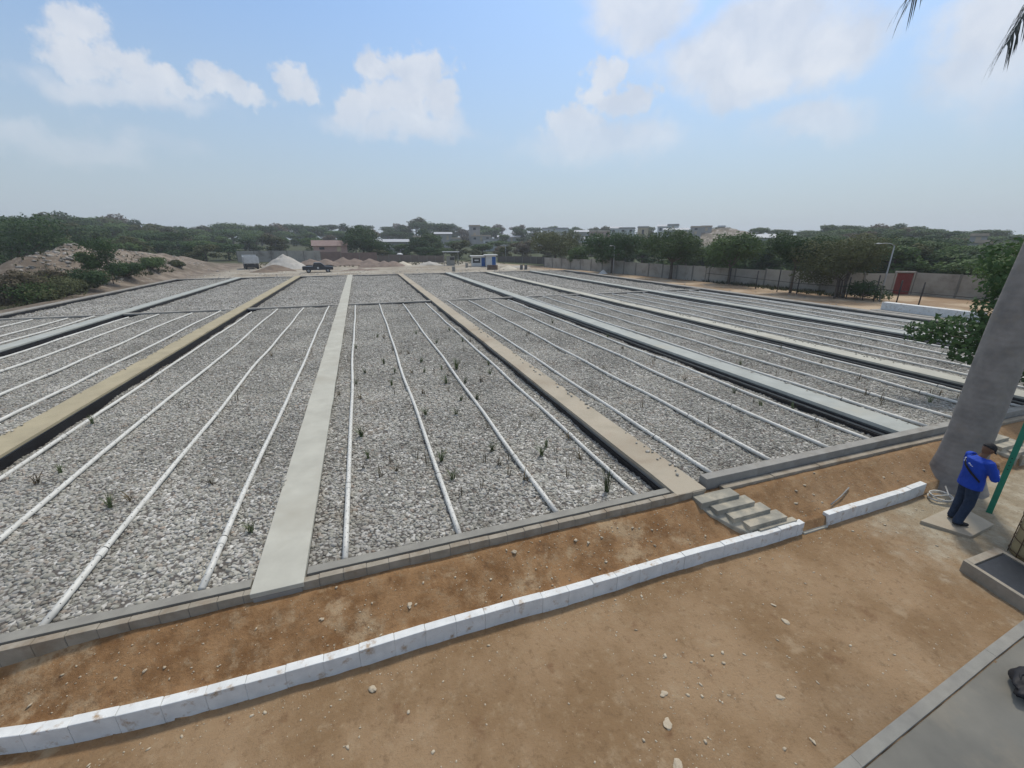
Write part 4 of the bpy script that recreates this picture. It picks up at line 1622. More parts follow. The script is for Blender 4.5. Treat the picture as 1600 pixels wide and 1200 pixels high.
# ------------------------------------------------------------------ trees
def leaf_mat(name, c1, c2, rnd_=.22):
    m = mat(name, c1, c2, rough=0.75, scale=0.45, obj_random=rnd_, spec=.2)
    N, L = m.node_tree.nodes, m.node_tree.links
    p = N['Principled BSDF']
    tr = N.new('ShaderNodeBsdfTranslucent')
    src = p.inputs['Base Color'].links[0].from_socket
    L.new(src, tr.inputs['Color'])
    mx = N.new('ShaderNodeMixShader')
    mx.inputs[0].default_value = 0.25
    out = [n for n in N if n.type == 'OUTPUT_MATERIAL'][0]
    L.new(p.outputs[0], mx.inputs[1])
    L.new(tr.outputs[0], mx.inputs[2])
    L.new(mx.outputs[0], out.inputs['Surface'])
    return m


M_leaf = [leaf_mat('leaves_dark', (0.058, 0.105, 0.036), (0.034, 0.066, 0.024)),
          leaf_mat('leaves_mid', (0.090, 0.145, 0.044), (0.056, 0.096, 0.032)),
          leaf_mat('leaves_olive', (0.110, 0.122, 0.052), (0.070, 0.082, 0.036)),
          leaf_mat('leaves_dry', (0.135, 0.115, 0.070), (0.085, 0.070, 0.042))]
M_bark = mat('bark', (0.13, 0.105, 0.08), (0.08, 0.065, 0.05), rough=.95, scale=5, bump=.5, bscale=14)


def crown(mb, blobs, nleaf, size, r, mi=0, inner=0.35):
    tot = sum(b[3] ** 2 for b in blobs)
    for (cx, cy, cz, rad, fl) in blobs:
        k = int(nleaf * rad ** 2 / tot)
        for _ in range(k):
            d = Vector((r.gauss(0, 1), r.gauss(0, 1), r.gauss(0, 1))).normalized()
            rr = rad * (inner + (1 - inner) * r.random() ** 0.5)
            nn = mnoise.noise(Vector((d.x * 2.2 + cx, d.y * 2.2 + cy, d.z * 2.2 + cz)))
            rr *= 1 + 0.45 * nn
            if nn < -.30 and r.random() < .6:
                continue
            p = Vector((cx + d.x * rr, cy + d.y * rr, cz + d.z * rr * fl))
            nrm = (d + Vector((r.gauss(0, .6), r.gauss(0, .6), r.gauss(0, .6) + .4))).normalized()
            a = nrm.cross(Vector((r.gauss(0, 1), r.gauss(0, 1), r.gauss(0, 1)))).normalized()
            b = nrm.cross(a)
            s = size * r.uniform(.6, 1.3)
            mb.add([p - a * s, p - b * s * .55, p + a * s, p + b * s * .55], [(0, 1, 2, 3)], mi)


def limbs(mb, blobs, h0, rt, r, mi=0, n=6, base=(0, 0)):
    mb.tube([(base[0], base[1], -.3), (base[0] + .02, base[1], h0 * .3), (base[0], base[1] + .03, h0)], [rt * 1.35, rt, rt * .8], n=n + 2, mi=mi)
    for (cx, cy, cz, rad, fl) in blobs:
        s = Vector((base[0], base[1], h0 * .95))
        e = Vector((cx, cy, cz))
        m_ = s.lerp(e, .5) + Vector((r.uniform(-.1, .1), r.uniform(-.1, .1), .08 * rad))
        mb.tube([s, m_, e], [rt * .6, rt * .4, rt * .15], n=n, mi=mi, caps=False)


def rand_blobs(r, h, w, n, flat=.6, low=.45):
    out = [(0, 0, h * .72, w * .30, flat * .9)]
    for k in range(n):
        a = k * 2.4 + r.uniform(-.4, .4)
        d = w * .5 * r.uniform(.35, .72)
        z = h * r.uniform(low, .86)
        rad = w * r.uniform(.16, .26)
        z = min(z, h - rad * flat)
        out.append((d * math.cos(a), d * math.sin(a), z, rad, flat))
    return out


FARP = []
for k in range(8):
    r = random.Random(100 + k)
    mb = MB()
    flat = [.55, .7, .5, .8, .6, .45, .75, .6][k]
    bl = rand_blobs(r, 1.0 * 8, [9, 7, 10, 6, 8, 11, 7, 9][k], 9, flat, [.3, .25, .45, .2, .3, .4, .2, .3][k])
    bl += [(r.uniform(-2, 2), r.uniform(-2, 2), 1.6, 2.0, .7)] * 1
    crown(mb, bl, 3200, .30, r)
    limbs(mb, bl[:5], 8 * .42, .22, r, mi=1, n=4)
    me = bpy.data.meshes.new('tree')
    me.from_pydata(mb.v, [], mb.f)
    me.materials.append(M_leaf[[0, 0, 1, 1, 2, 0, 1, 3][k]])
    me.materials.append(M_bark)
    me.polygons.foreach_set('material_index', mb.m)
    FARP.append(me)


def tree(name, loc, h, w, nleaf, leaf, lm, label, cat='tree', seed=0, flat=.65, low=.42, trunk=.35, rt=.14, blobs=None, group=None, stems=1, nb=9):
    r = random.Random(seed)
    o = empty(name, loc, 0, label, cat, group)
    bl = blobs or rand_blobs(r, h, w, nb, flat, low)
    mb = MB()
    crown(mb, bl, nleaf, leaf, r)
    mb.build('crown', M_leaf[lm], o)
    for s in range(stems):
        mb = MB()
        ba = (0, 0) if stems == 1 else (r.uniform(-.9, .9), r.uniform(-.5, .5))
        limbs(mb, bl if stems == 1 else [bl[(s * 2) % len(bl)], bl[(s * 2 + 1) % len(bl)]], h * trunk, rt, r, base=ba)
        mb.build('trunk', M_bark, o, smooth=True)
    return o


# trees standing along the boundary wall
tree('tree', (39.3, 62.5, .3), 6.6, 10.5, 11000, .16, 0, 'dark rounded tree behind the short street lamp in front of the wall', seed=1, low=.4, rt=.2)
tree('tree', (41.0, 50.0, .3), 7.0, 9.5, 11000, .15, 1, 'green tree in front of the wall just right of the street lamp', seed=2, low=.4, rt=.2)
tree('tree', (42.8, 41.5, .3), 6.2, 7.5, 8000, .15, 1, 'bushy green tree overhanging the wall left of the thin trunk tree', seed=3, low=.5)
tree('tree', (40.9, 31.6, .3), 6.0, 6.0, 8000, .12, 0, 'slim dark tree with a single thin trunk left of broad bush tree', seed=4, low=.55, trunk=.5, rt=.11)
tree('tree', (41.6, 27.6, .3), 5.6, 7.6, 15000, .10, 2, 'broad brownish multi stemmed tree beside the wall left of red gate', seed=5, low=.42, trunk=.3, rt=.09, stems=6, nb=14)
tree('bush', (42.2, 25.6, .3), 1.7, 3.8, 3000, .09, 0, 'low dark bush at the foot of the multi stemmed tree', 'bush', seed=15, low=.2, trunk=.2, rt=.05)
tree('tree', at(868, 96) + (.3,), 7.4, 12.5, 9000, .2, 2, 'big hazy grey green tree right of the blue door huts', seed=6, rt=.25)
tree('tree', at(908, 84) + (.3,), 4.6, 5.5, 4000, .16, 1, 'small tree between the big hazy tree and street lamp tree', seed=7)
tree('tree', at(566, 128) + (.3,), 9.3, 13.5, 10000, .25, 0, 'very dark dense tree right behind the red brick wall', seed=8, low=.3, rt=.25)
tree('tree', at(655, 132) + (.3,), 6.6, 9.5, 6000, .22, 0, 'dark tree behind the fence left of the open shed', seed=9, low=.3)
tree('tree', at(672, 150) + (.3,), 8.0, 9, 6000, .22, 1, 'lighter green tree behind the open shed, under the grey house', seed=10, low=.3)
tree('tree', at(8, 100) + (gz(*at(8, 100)),), 11.0, 15.0, 9000, .2, 0, 'dark tree at the left edge beside the earth mound', seed=11, low=.3, rt=.2)
tree('tree', at(4, 58) + (gz(*at(4, 58)),), 4.0, 4.5, 4500, .13, 3, 'thin bare looking tree at the far left edge', seed=12, low=.3)
tree('tree', (39.5, 13.2, .3), 6.6, 7.5, 12000, .12, 1, 'leafy tree just left of the palm trunk in front of wall end', seed=13, low=.35, trunk=.4, rt=.1)
tree('tree', (49.0, 15.0, .4), 8.2, 10.0, 9000, .15, 2, 'tall hazy tree behind the end of the boundary wall', seed=16, low=.35)
# low tree whose branches reach over the gravel behind the palm
BL = [(-2.6, 2.7, 2.35, .85, .7), (-1.9, 2.2, 2.05, .8, .7), (-3.4, 3.2, 2.3, .6, .6), (-1.0, 1.6, 2.6, 1.0, .75), (-.2, .8, 2.9, 1.1, .8), (-2.9, 2.3, 1.75, .55, .6), (-1.6, 1.5, 1.35, .6, .7), (.9, .2, 3.1, 1.2, .8), (-.6, 2.3, 3.2, .8, .7), (-2.2, 2.3, 3.0, .65, .8), (-2.0, 2.2, 3.8, .7, .8), (-1.7, 2.5, 4.5, .85, .8), (-.3, 1.0, 4.1, 1.0, .9), (.6, .4, 4.6, 1.1, .9)]
tree('tree', (20.2, 4.9, .3), 3.4, 5, 9000, .085, 0, 'low dark leafed tree reaching over the gravel behind the palm', seed=14, blobs=BL, trunk=.45, rt=.12)
# shrubs of the hollow on the left
for k, (px, d, h, w, lm, lab) in enumerate([(158, 66, 5.2, 4.0, 0, 'tall dark leaning shrub in front of the rubble mound'),
                                           (128, 67, 3.0, 3.0, 1, 'green shrub halfway up the rubble mound'),
                                           (66, 62, 2.4, 3.0, 3, 'round dry grey shrub at the left foot of the mound'),
                                           (228, 79, 1.7, 3.6, 1, 'low wide shrub behind the outer bed wall corner'),
                                           (110, 62, 2.0, 4.5, 0, 'dark low shrub in the hollow left of the leaning shrub'),
                                           (40, 58, 2.4, 6.0, 2, 'olive shrub patch in the hollow near the left edge'),
                                           (185, 70, 2.0, 3.4, 0, 'dark shrub below the leaning shrub by the outer wall'),
                                           (10, 57, 2.6, 5.0, 1, 'green shrub at the very left edge of the hollow'),
                                           (85, 60.5, 1.4, 3.6, 2, 'lowest olive shrub nearest the left bed wall'),
                                           (268, 88, 1.0, 2.6, 2, 'small olive shrub right of the mound by bed corner')]):
    x, y = at(px, d)
    tree('shrub', (x, y, gz(x, y) - .1), h, w, 3500, .10, lm, lab, 'shrub', seed=30 + k, low=.3, trunk=.2, rt=.05, nb=7, group='shrubs in the hollow on the left')

# far trees on the hills
PROF = [(-200, 335), (0, 336), (40, 332), (90, 326), (150, 332), (200, 336), (260, 345), (310, 349), (400, 345), (470, 346), (545, 349), (620, 346), (660, 339), (740, 351), (800, 345), (835, 351), (880, 346), (940, 352), (1000, 354), (1060, 349), (1110, 350), (1180, 352), (1240, 357), (1290, 345), (1350, 348), (1400, 346), (1460, 351), (1500, 358), (1535, 356), (1570, 362), (1700, 366), (1900, 368)]
HOUSEZONE = (690, 1185)


def top_at(px, py, d):
    b = bearing(px, py)
    return CAMZ + d * b.z / math.hypot(b.x, b.y)


cnt = 0
rr_ = random.Random(11)
LAYERS = [(330, 30, 62, 0, 5), (270, 25, 66, 4, 12), (220, 20, 58, 11, 20), (175, 15, 56, 18, 30), (142, 9, 52, 26, 38), (124, 6, 46, 34, 44)]
for li, (d0, dj, nn, o0, o1) in enumerate(LAYERS):
    for k in range(nn):
        px = -140 + (1840) * (k + rr_.uniform(-.35, .35)) / nn
        d = d0 + rr_.uniform(-dj, dj)
        pk = HOUSEZONE[0] < px < HOUSEZONE[1]
        if px > 1180:
            d *= .72
        if px < 330:
            d *= .88
        yp = np.interp(px, [p[0] for p in PROF], [p[1] for p in PROF])
        off = rr_.uniform(o0, o1)
        if pk and li in (2, 3):
            if rr_.random() < .12:
                continue
            off += 6
        if (380 < px < 620 and li == 4) or (li == 5 and not 590 < px < 1180):
            continue
        x, y = at(px, d)
        g = gz(x, y)
        zt = top_at(px, yp + off - (rr_.random() < .2 and li == 0) * 3, d)
        h = zt - g
        if h < 2.5:
            continue
        h = min(h, 16)
        pi = rr_.choice([0, 1, 2, 3, 4, 5, 6, 0, 2, 7] if not pk else [0, 1, 2, 3, 4, 4, 7, 6])
        o = bpy.data.objects.new('tree', FARP[pi])
        COL.objects.link(o)
        o.location = (x, y, zt - h)
        s = h / 8.0
        sw = min(max(s * rr_.uniform(1.05, 1.4), [1.3, 1.2, 1.05, .9, .85, .6][li]), 2.2)
        o.scale = (sw, sw, s)
        o.rotation_euler = (0, 0, rr_.uniform(0, 6.28))
        tag(o, ('distant skyline tree' if li < 2 else 'hazy green tree') + ' of the far wooded hillside, ' + ('left of the red roof' if px < 490 else 'between red roof and blue door huts' if px < 757 else 'above the boundary wall street lamp trees' if px < 1180 else 'right of the hilltop houses'), 'tree', 'trees of the far hillside')
        cnt += 1

for li, (o0, o1, da, db, nn) in enumerate([(26, 40, 66, 80, 34), (14, 26, 84, 110, 32)]):
    for k in range(nn):
        px = 940 + 785 * (k + rr_.uniform(-.35, .35)) / nn
        d = rr_.uniform(da, db) + max(0, 1300 - px) * .07
        yp = np.interp(px, [p[0] for p in PROF], [p[1] for p in PROF])
        x, y = at(px, d)
        if px < 1200 and li == 1:
            continue
        g = gz(x, y)
        h = top_at(px, yp + rr_.uniform(o0, o1), d) - g
        o = bpy.data.objects.new('tree', FARP[rr_.choice([1, 3, 6, 2, 4, 1, 3])])
        COL.objects.link(o)
        o.location = (x, y, g)
        s = h / 8.0
        sw = max(s * rr_.uniform(1.0, 1.4), .75)
        o.scale = (sw, sw, s)
        o.rotation_euler = (0, 0, rr_.uniform(0, 6.28))
        tag(o, 'green tree of the belt growing just behind the grey boundary wall', 'tree', 'trees close behind the boundary wall')

# ------------------------------------------------------------------ houses on the hill
HM = [mat('house_white', (0.62, 0.63, 0.62), scale=.8, rough=.9), mat('house_grey', (0.36, 0.35, 0.33), scale=.8, rough=.95), mat('house_buff', (0.46, 0.38, 0.29), scale=.8, rough=.95),
      mat('house_ochre', (0.50, 0.42, 0.28), scale=.8), mat('house_pink', (0.45, 0.31, 0.26), scale=.8)]
M_roofg = mat('grey_sheet_roof', (0.40, 0.41, 0.42), scale=1.5, rough=.6)
M_roofr = mat('red_roof', (0.25, 0.185, 0.165), (0.20, 0.145, 0.13), scale=1.5)
M_win = mat('dark_window', (0.03, 0.035, 0.04), rough=.25, spec=.5)


def house(px, d, ybase, w, h, dep, m, label, rot=0.0, roof='flat', floors=1, tank=False, group='houses on the far hillside'):
    x, y = at(px, d)
    z = top_at(px, ybase, d)
    base = -math.atan2(x, y)
    o = empty('house', (x, y, z), base + rot, label, 'house', group)
    g = gz(x, y) - z - .5
    mb = MB().box(-w / 2, w / 2, 0, dep, min(g, -.5), h)
    mb.build('walls', HM[m], o)
    if roof == 'flat':
        mb = MB().box(-w / 2 - .25, w / 2 + .25, -.35, dep + .25, h + .003, h + .22)
        mb.box(-w / 2 - .1, w / 2 + .1, -.1, 0.05, h + .22, h + .65)
        mb.build('roof', HM[(m + 1) % 3], o)
    elif roof == 'sheet':
        mb = MB()
        mb.add([(-w / 2 - .4, -.8, h + .05), (w / 2 + .4, -.8, h + .05), (w / 2 + .4, dep + .3, h + 1.0), (-w / 2 - .4, dep + .3, h + 1.0),
                (-w / 2 - .4, -.8, h + .14), (w / 2 + .4, -.8, h + .14), (w / 2 + .4, dep + .3, h + 1.09), (-w / 2 - .4, dep + .3, h + 1.09)],
               [(0, 3, 2, 1), (4, 5, 6, 7), (0, 1, 5, 4), (1, 2, 6, 5), (2, 3, 7, 6), (3, 0, 4, 7)])
        mb.build('roof', M_roofg, o)
    else:
        mb = MB()
        mb.add([(-w / 2 - .4, -.5, h), (w / 2 + .4, -.5, h), (w / 2 + .4, dep + .5, h), (-w / 2 - .4, dep + .5, h), (-w / 2 - .4, dep / 2, h + dep * .28), (w / 2 + .4, dep / 2, h + dep * .28)],
               [(0, 1, 5, 4), (2, 3, 4, 5), (0, 4, 3), (1, 2, 5), (0, 3, 2, 1)])
        mb.build('roof', M_roofr, o)
    nw = max(1, int(w / 3))
    fh = h / floors
    for f in range(floors):
        for k in range(nw):
            cx = -w / 2 + w * (k + .5) / nw
            if f == 0 and k == nw // 2:
                mb = MB().box(cx - .5, cx + .5, -.03, .05, 0.02, min(2.1, fh * .85))
                mb.build('door', HM[3] if m != 3 else M_win, o)
            else:
                mb = MB().box(cx - .6, cx + .6, -.02, .05, f * fh + fh * .35, f * fh + fh * .78)
                mb.build('window', M_win, o)
    if tank:
        mb = MB().tube([(w * .2, dep * .5, h + .2), (w * .2, dep * .5, h + 1.2), (w * .2, dep * .5, h + 1.4)], [.55, .55, .2], n=10)
        mb.build('water_tank', HM[0], o, smooth=True)
    return o


house(867, 225, 373, 13, 4.6, 8, 0, 'large white flat roofed house high on the hill, right of centre', roof='flat', floors=1)
house(884, 224, 380, 9, 3.2, 6, 0, 'white lower storey block just below the large white house', roof='flat')
house(742, 215, 371, 5.2, 5.0, 6, 1, 'grey two storey block house among trees above the blue door huts', floors=2)
house(752, 210, 377, 9, 2.2, 6, 1, 'low grey wall house at the foot of the grey two storey block', roof='flat')
house(766, 190, 384, 6, 2.2, 5, 0, 'small white house with roof tank below the grey block', tank=True)
house(762, 180, 388, 5.5, 1.4, 5, 0, 'tiny white house directly under the one with the roof tank')
house(787, 175, 392, 2.6, 1.6, 3, 0, 'tiny white shack above the twin huts')
house(795, 240, 378, 12, 2.4, 6, 1, 'long grey low house right of the small white houses', roof='sheet')
house(850, 222, 375, 7, 2.8, 6, 0, 'low white side wing left of the large white house')
house(908, 205, 376, 6, 3.6, 6, 1, 'pale grey house right of the large white house', roof='sheet')
house(933, 240, 372, 13, 3.2, 7, 4, 'long pinkish house near the hilltop', roof='flat')
house(925, 200, 383, 7, 2.6, 5, 0, 'white house under the long pinkish house', roof='sheet')
house(913, 185, 388, 6, 2.2, 5, 2, 'buff house lowest under the pale grey house')
house(962, 230, 367, 6, 3, 5, 0, 'white house at the skyline gap above the street lamp tree', roof='sheet')
house(978, 210, 372, 7, 4, 5, 0, 'white two storey house above and right of the street lamp', floors=2)
house(985, 190, 382, 6, 3, 5, 2, 'buff house in the gap between the two wall trees')
house(1003, 225, 366, 5, 3, 5, 3, 'small ochre house between the hilltop trees')
house(1035, 235, 364, 6, 3, 5, 0, 'white sheet roofed house on the hill, third from the right end', roof='sheet')
house(1049, 225, 360, 5, 2.2, 5, 0, 'small bright white house near the skyline over the second wall tree')
house(1054, 205, 369, 10, 2.4, 6, 0, 'long white roofed house over the second wall tree', roof='sheet')
house(1085, 215, 366, 4.5, 2.8, 5, 1, 'grey two storey house on the hill, second from the right end', floors=2)
house(1101, 230, 361, 4.6, 1.8, 5, 1, 'long grey house on the bare hilltop', roof='flat')
house(1124, 240, 359, 3.2, 1.3, 4, 2, 'buff house at the top right end of the bare slope', roof='flat')
house(1063, 180, 384, 4, 4.5, 5, 4, 'narrow pinkish house between tree crowns')
house(995, 160, 392, 8, 2.4, 5, 1, 'grey house just above the boundary wall between two trees')
house(1190, 130, 389, 5.5, 2.6, 5, 0, 'pale house among the trees left of the slim dark tree', roof='sheet')
house(1527, 168, 377, 3.2, 1.3, 4, 1, 'grey flat roofed house in the trees at upper right', roof='flat')
house(1535, 150, 388, 2.2, 1.2, 3, 1, 'small grey block below the flat roofed house at upper right')
house(612, 165, 393, 12, 3.2, 6, 1, 'grey sheet roofed building behind the fence', roof='sheet')
house(655, 205, 380, 5, 2.6, 5, 1, 'faint grey house among trees left of the grey block')
house(693, 215, 375, 8, 2.6, 5, 1, 'faint grey house under the skyline left of the grey block', roof='sheet')
house(712, 200, 385, 4, 3.2, 5, 1, 'narrow faint grey house among trees behind the open shed')
house(515, 124, 393, 8.2, 1.4, 5, 4, 'red roofed building behind the red brick wall', roof='red')
# bare slope with rubble to the right of the houses
pts = []
for k in range(420):
    px = rnd.gauss(1120, 22)
    py = 358 + abs(rnd.gauss(0, 7)) + max(0, px - 1100) * .28
    d = 205 + rnd.uniform(-3, 3)
    x, y = at(px, d)
    pts.append((x, y, top_at(px, py, d), rnd.uniform(.3, 1.0)))
mb = MB()
X, Y = at(1130, 222)
bm_pts = []
n = 40
vs, fs = [], []
for j in range(14):
    for i in range(n + 1):
        px = 1075 + 105 * i / n
        d = 208 + j * 2.0
        x, y = at(px, d)
        top = 357 + 9 * (abs(px - 1128) / 50) ** 2
        bot = 392
        py = bot + (top - bot) * (j / 13) ** .8
        vs.append((x, y, top_at(px, py, d) + .8 * mnoise.noise(Vector((x * .3, y * .3, 0)))))
for j in range(13):
    for i in range(n):
        a = j * (n + 1) + i
        fs.append((a, a + 1, a + n + 2, a + n + 1))
mb.add(vs, fs)
M_slope = mat('bare_slope', (0.20, 0.165, 0.125), (0.12, 0.105, 0.075), scale=.25, c3=(0.36, 0.33, 0.28), s3=.6, t3=(.52, .62), rough=.95)
tag(mb.build('bare_slope', M_slope, smooth=True), 'bare brown slope below the hilltop houses', kind='structure')

# ------------------------------------------------------------------ boundary walls
M_bw = mat('boundary_concrete', (0.40, 0.375, 0.32), (0.31, 0.29, 0.25), scale=.9, rough=.95, c3=(0.17, 0.155, 0.13), s3=.45, t3=(.5, .7))
M_post = mat('post_concrete', (0.20, 0.19, 0.165), scale=2)


def panel_wall(pts, h, label, m, pm, pw=3.0, name='boundary_wall', zb=0.25, cat='wall', htop=None):
    o = empty(name, (pts[0][0], pts[0][1], zb), 0, label, cat)
    p0 = Vector((pts[0][0], pts[0][1]))
    rw = random.Random(len(label))
    a, b = MB(), []
    for (x0, y0), (x1, y1) in zip(pts[:-1], pts[1:]):
        A, B = Vector((x0, y0)), Vector((x1, y1))
        L_ = (B - A).length
        n = max(1, round(L_ / pw))
        d = (B - A) / n
        u = d.normalized()
        s = Vector((-u.y, u.x))
        for k in range(n):
            q = A + d * k - p0
            M = Matrix(((u.x, s.x, 0, q.x), (u.y, s.y, 0, q.y), (0, 0, 1, 0), (0, 0, 0, 1)))
            hh = h + rw.uniform(-.05, .05) + (.18 if rw.random() < .2 else 0)
            nr = 4
            for r_ in range(nr):
                a.box(.08, d.length - .01, -.04, .04, hh * r_ / nr + (.008 if r_ else -.8), hh * (r_ + 1) / nr - .008, M=M)
            a.box(.08, d.length - .01, -.032, .032, -.8, hh - .02, M=M)
            pmb = MB().box(-.08, .07, -.09, .09, -.8, hh + .06, M=M)
            b.append(pmb)
    a.build('panels', m, o)
    for pmb in b:
        pmb.build('post', pm, o)
    return o


panel_wall([(36.5, 84), (39.6, 66), (41.2, 52), (42.6, 44.5), (44.0, 37.5)], 2.0, 'long grey panel boundary wall running behind the street lamp trees', M_bw, M_post)
panel_wall([(44.0, 37.4), (44.1, 31), (46.6, 28.6), (49.4, 27.65)], 2.15, 'stepped part of grey boundary wall left of the red gate', M_bw, M_post)
panel_wall([(50.8, 26.7), (52.2, 20.5), (54.0, 6), (56, -12)], 2.2, 'grey panel boundary wall right of the red gate', M_bw, M_post)
# red gate in a concrete frame, in the corner of the wall
o = empty('gate', (50.1, 27.2, .1), math.atan2(-1.3, 2.05), 'tall dark red metal gate in a pale concrete frame', 'gate')
M_red = mat('red_gate', (0.22, 0.04, 0.032), (0.17, 0.03, 0.025), rough=.6, scale=1)
mb = MB()
for k in range(10):
    mb.box(-.69 + k * .14, -.69 + k * .14 + .125, -.02, .02, 0, 2.32)
mb.box(-.7, .7, .0, .03, 0, 2.3)
mb.build('gate_leaf', M_red, o)
mb = MB()
mb.box(-.82, -.7, -.12, .12, -.5, 2.42)
mb.box(.7, .82, -.12, .12, -.5, 2.42)
mb.box(-.82, .82, -.13, .13, 2.34, 2.50)
mb.build('gate_frame', mat('gate_concrete', (0.38, 0.35, 0.30), scale=2), o, bevel=.02)
# post and rail fence with dark steel posts, before the wall
M_dark = mat('dark_steel', (0.035, 0.032, 0.03), rough=.6, scale=4)
o = empty('rail_fence', (39.0, 34.0, .3), 0, 'dark steel post and rail fence in front of the red gate', 'fence')
FP = [(42.5, 45.0), (42.0, 40.5), (41.2, 36), (40.8, 33.0), (40.4, 30.5), (41.6, 26.6), (41.9, 24.5), (42.1, 22.9), (41.8, 21.2), (41.9, 17.5), (42.2, 13.0), (42.6, 6.0)]
for i, (x, y) in enumerate(FP):
    mb = MB().tube([(x - 39, y - 34, -.3), (x - 39, y - 34, 2.0 if i % 3 else 2.3)], .05, n=8)
    mb.build('post', M_dark, o, smooth=True)
for (xa, ya), (xb, yb) in zip(FP[:-1], FP[1:]):
    mb = MB().tube([(xa - 39, ya - 34, 1.15), (xb - 39, yb - 34, 1.15)], .028, n=6)
    mb.build('rail', M_dark, o, smooth=True)


def lamp(loc, h, arm, az, label, k=1.0):
    o = empty('street_lamp', loc, az, label, 'street lamp', 'street lamps on grey poles')
    mb = MB().tube([(0, 0, -.3), (0, 0, h * .5), (0, 0, h)], [.07 * k, .055 * k, .04 * k], n=10)
    mb.build('pole', mat('galvanised', (0.38, 0.39, 0.39), rough=.45, scale=3, metallic=.3), o, smooth=True)
    mb = MB().tube([(0, 0, h - .02), (arm * .3, 0, h + .16 * arm), (arm * .7, 0, h + .2 * arm), (arm, 0, h + .16 * arm)], .028 * k, n=8)
    mb.build('arm', mat('galvanised_arm', (0.38, 0.39, 0.39), rough=.45, scale=3, metallic=.3), o, smooth=True)
    mb = MB().tube([(arm - .05, 0, h + .165 * arm), (arm + .2, 0, h + .17 * arm), (arm + .5, 0, h + .15 * arm)], [.06 * k, .12 * k, .05 * k], n=10, squash=.45)
    mb.build('lamp_head', mat('lamp_grey', (0.5, 0.51, 0.5), rough=.5), o, smooth=True)


lamp((37.6, 59.4, .3), 4.3, .8, math.radians(180 + 20), 'short grey street lamp in front of the dark rounded tree', 1.3)
lamp((42.3, 24.3, .0), 5.0, 1.0, math.radians(180 - 30), 'leaning looking grey street lamp just left of the red gate', 1.1)
x, y = at(790, 118)
lamp((x, y, .3), 4.3, .3, 2.6, 'thin distant lamp pole behind the blue door huts', 1.0)

# trough: long white low wall beside the beds on the right
o = empty('channel_box', (36.2, 17.8, 0), 0, 'long white topped low concrete wall beside the last gravel bed', 'low wall')
mb = MB().box(-1.3, -.1, -3.2, 2.7, 0, .62)
mb.build('base', M_grey, o, bevel=.02)
mb = MB().box(-.5, .1, -3.0, 2.5, .0, 1.15)
mb.build('white_wall', M_white, o, bevel=.02)

# ------------------------------------------------------------------ far yard
M_bal = mat('pale_sand', (0.46, 0.44, 0.40), (0.36, 0.34, 0.30), rough=1, scale=1.2, bump=.5, bscale=6, bdist=.1)
M_brn = mat('brown_earth_heap', (0.20, 0.155, 0.115), (0.14, 0.11, 0.085), rough=1, scale=.8, bump=.5, bscale=5, bdist=.1)
M_rus = mat('rusty_earth_heap', (0.24, 0.185, 0.15), (0.17, 0.135, 0.11), rough=1, scale=.8, bump=.5, bscale=5, bdist=.1)
M_cream = mat('cream_sand', (0.56, 0.51, 0.41), (0.48, 0.43, 0.34), rough=1, scale=1.2)


def heap(px, d, w, dep, h, m, label, seed, peaks=1):
    x, y = at(px, d)
    r = random.Random(seed)
    n = 40
    vs, fs = [], []
    pk = [((i - (peaks - 1) / 2) * w * .8 / peaks + r.uniform(-.3, .3), r.uniform(-.2, .2) * dep, r.uniform(.75, 1.0)) for i in range(peaks)]
    for j in range(n + 1):
        for i in range(n + 1):
            u, v = (i / n - .5) * w * 1.1, (j / n - .5) * dep * 1.1
            z = 0
            for (a, b, c) in pk:
                q = math.hypot((u - a) / (w / peaks * (.95 if peaks > 1 else .5)), (v - b) / (dep * .5))
                z = max(z, c * h * max(0, 1 - q) ** .92)
            z += (.10 * h) * mnoise.noise(Vector((u * 1.1, v * 1.1, seed))) * min(1, z * 3 / h) + .04 * mnoise.noise(Vector((u * 5, v * 5, seed)))
            vs.append((u, v, z - .06))
    for j in range(n):
        for i in range(n):
            a = j * (n + 1) + i
            fs.append((a, a + 1, a + n + 2, a + n + 1))
    mb = MB().add(vs, fs)
    o = mb.build('earth_heap', m, None, smooth=True, loc=(x, y, gz(x, y)), rz=-math.atan2(x, y))
    return tag(o, label, 'heap', 'heaps of earth and sand behind the beds')


heap(441, 96, 8.5, 7, 2.9, M_bal, 'tall pale sand heap between the dump truck and dark pickup', 1)
heap(420, 88, 6.5, 5, 1.5, M_brn, 'lower brown earth heap in front of the tall sand heap', 2)
heap(405, 84, 5.0, 3, .7, M_brn, 'low dark earth spill in front of the dump truck', 3)
heap(530, 104, 19, 6, 2.0, M_rus, 'long reddish brown earth ridge below the red brick wall', 4, 5)
heap(595, 96, 9, 5, 1.3, M_rus, 'low rusty earth heap left of the cream sand heap', 5, 3)
heap(626, 98, 4.0, 3.5, 1.1, M_cream, 'small cream sand heap left of the open shed', 6)
heap(670, 100, 6.0, 4, 1.0, M_bal, 'low grey sand heap just left of the open shed', 7)
heap(796, 84, 3.8, 3, .95, M_cream, 'cream sand heap right of the blue door huts', 8)
heap(812, 90, 5, 3, .5, M_bal, 'flat pale heap behind the cream sand right of the huts', 9)
heap(560, 84, 6, 3, .4, M_rus, 'flat rubble heap near the end of the pale walkway', 10, 3)


def wheel(parent, x, y, r, w, mt, mr_):
    mb = MB().tube([(x, y - w / 2, r), (x, y + w / 2, r)], r, n=20)
    t = mb.build('wheel', mt, parent, smooth=False, bevel=.02)
    mb = MB().tube([(x, y - w / 2 - .01, r), (x, y + w / 2 + .01, r)], r * .55, n=14)
    mb.build('rim', mr_, t)


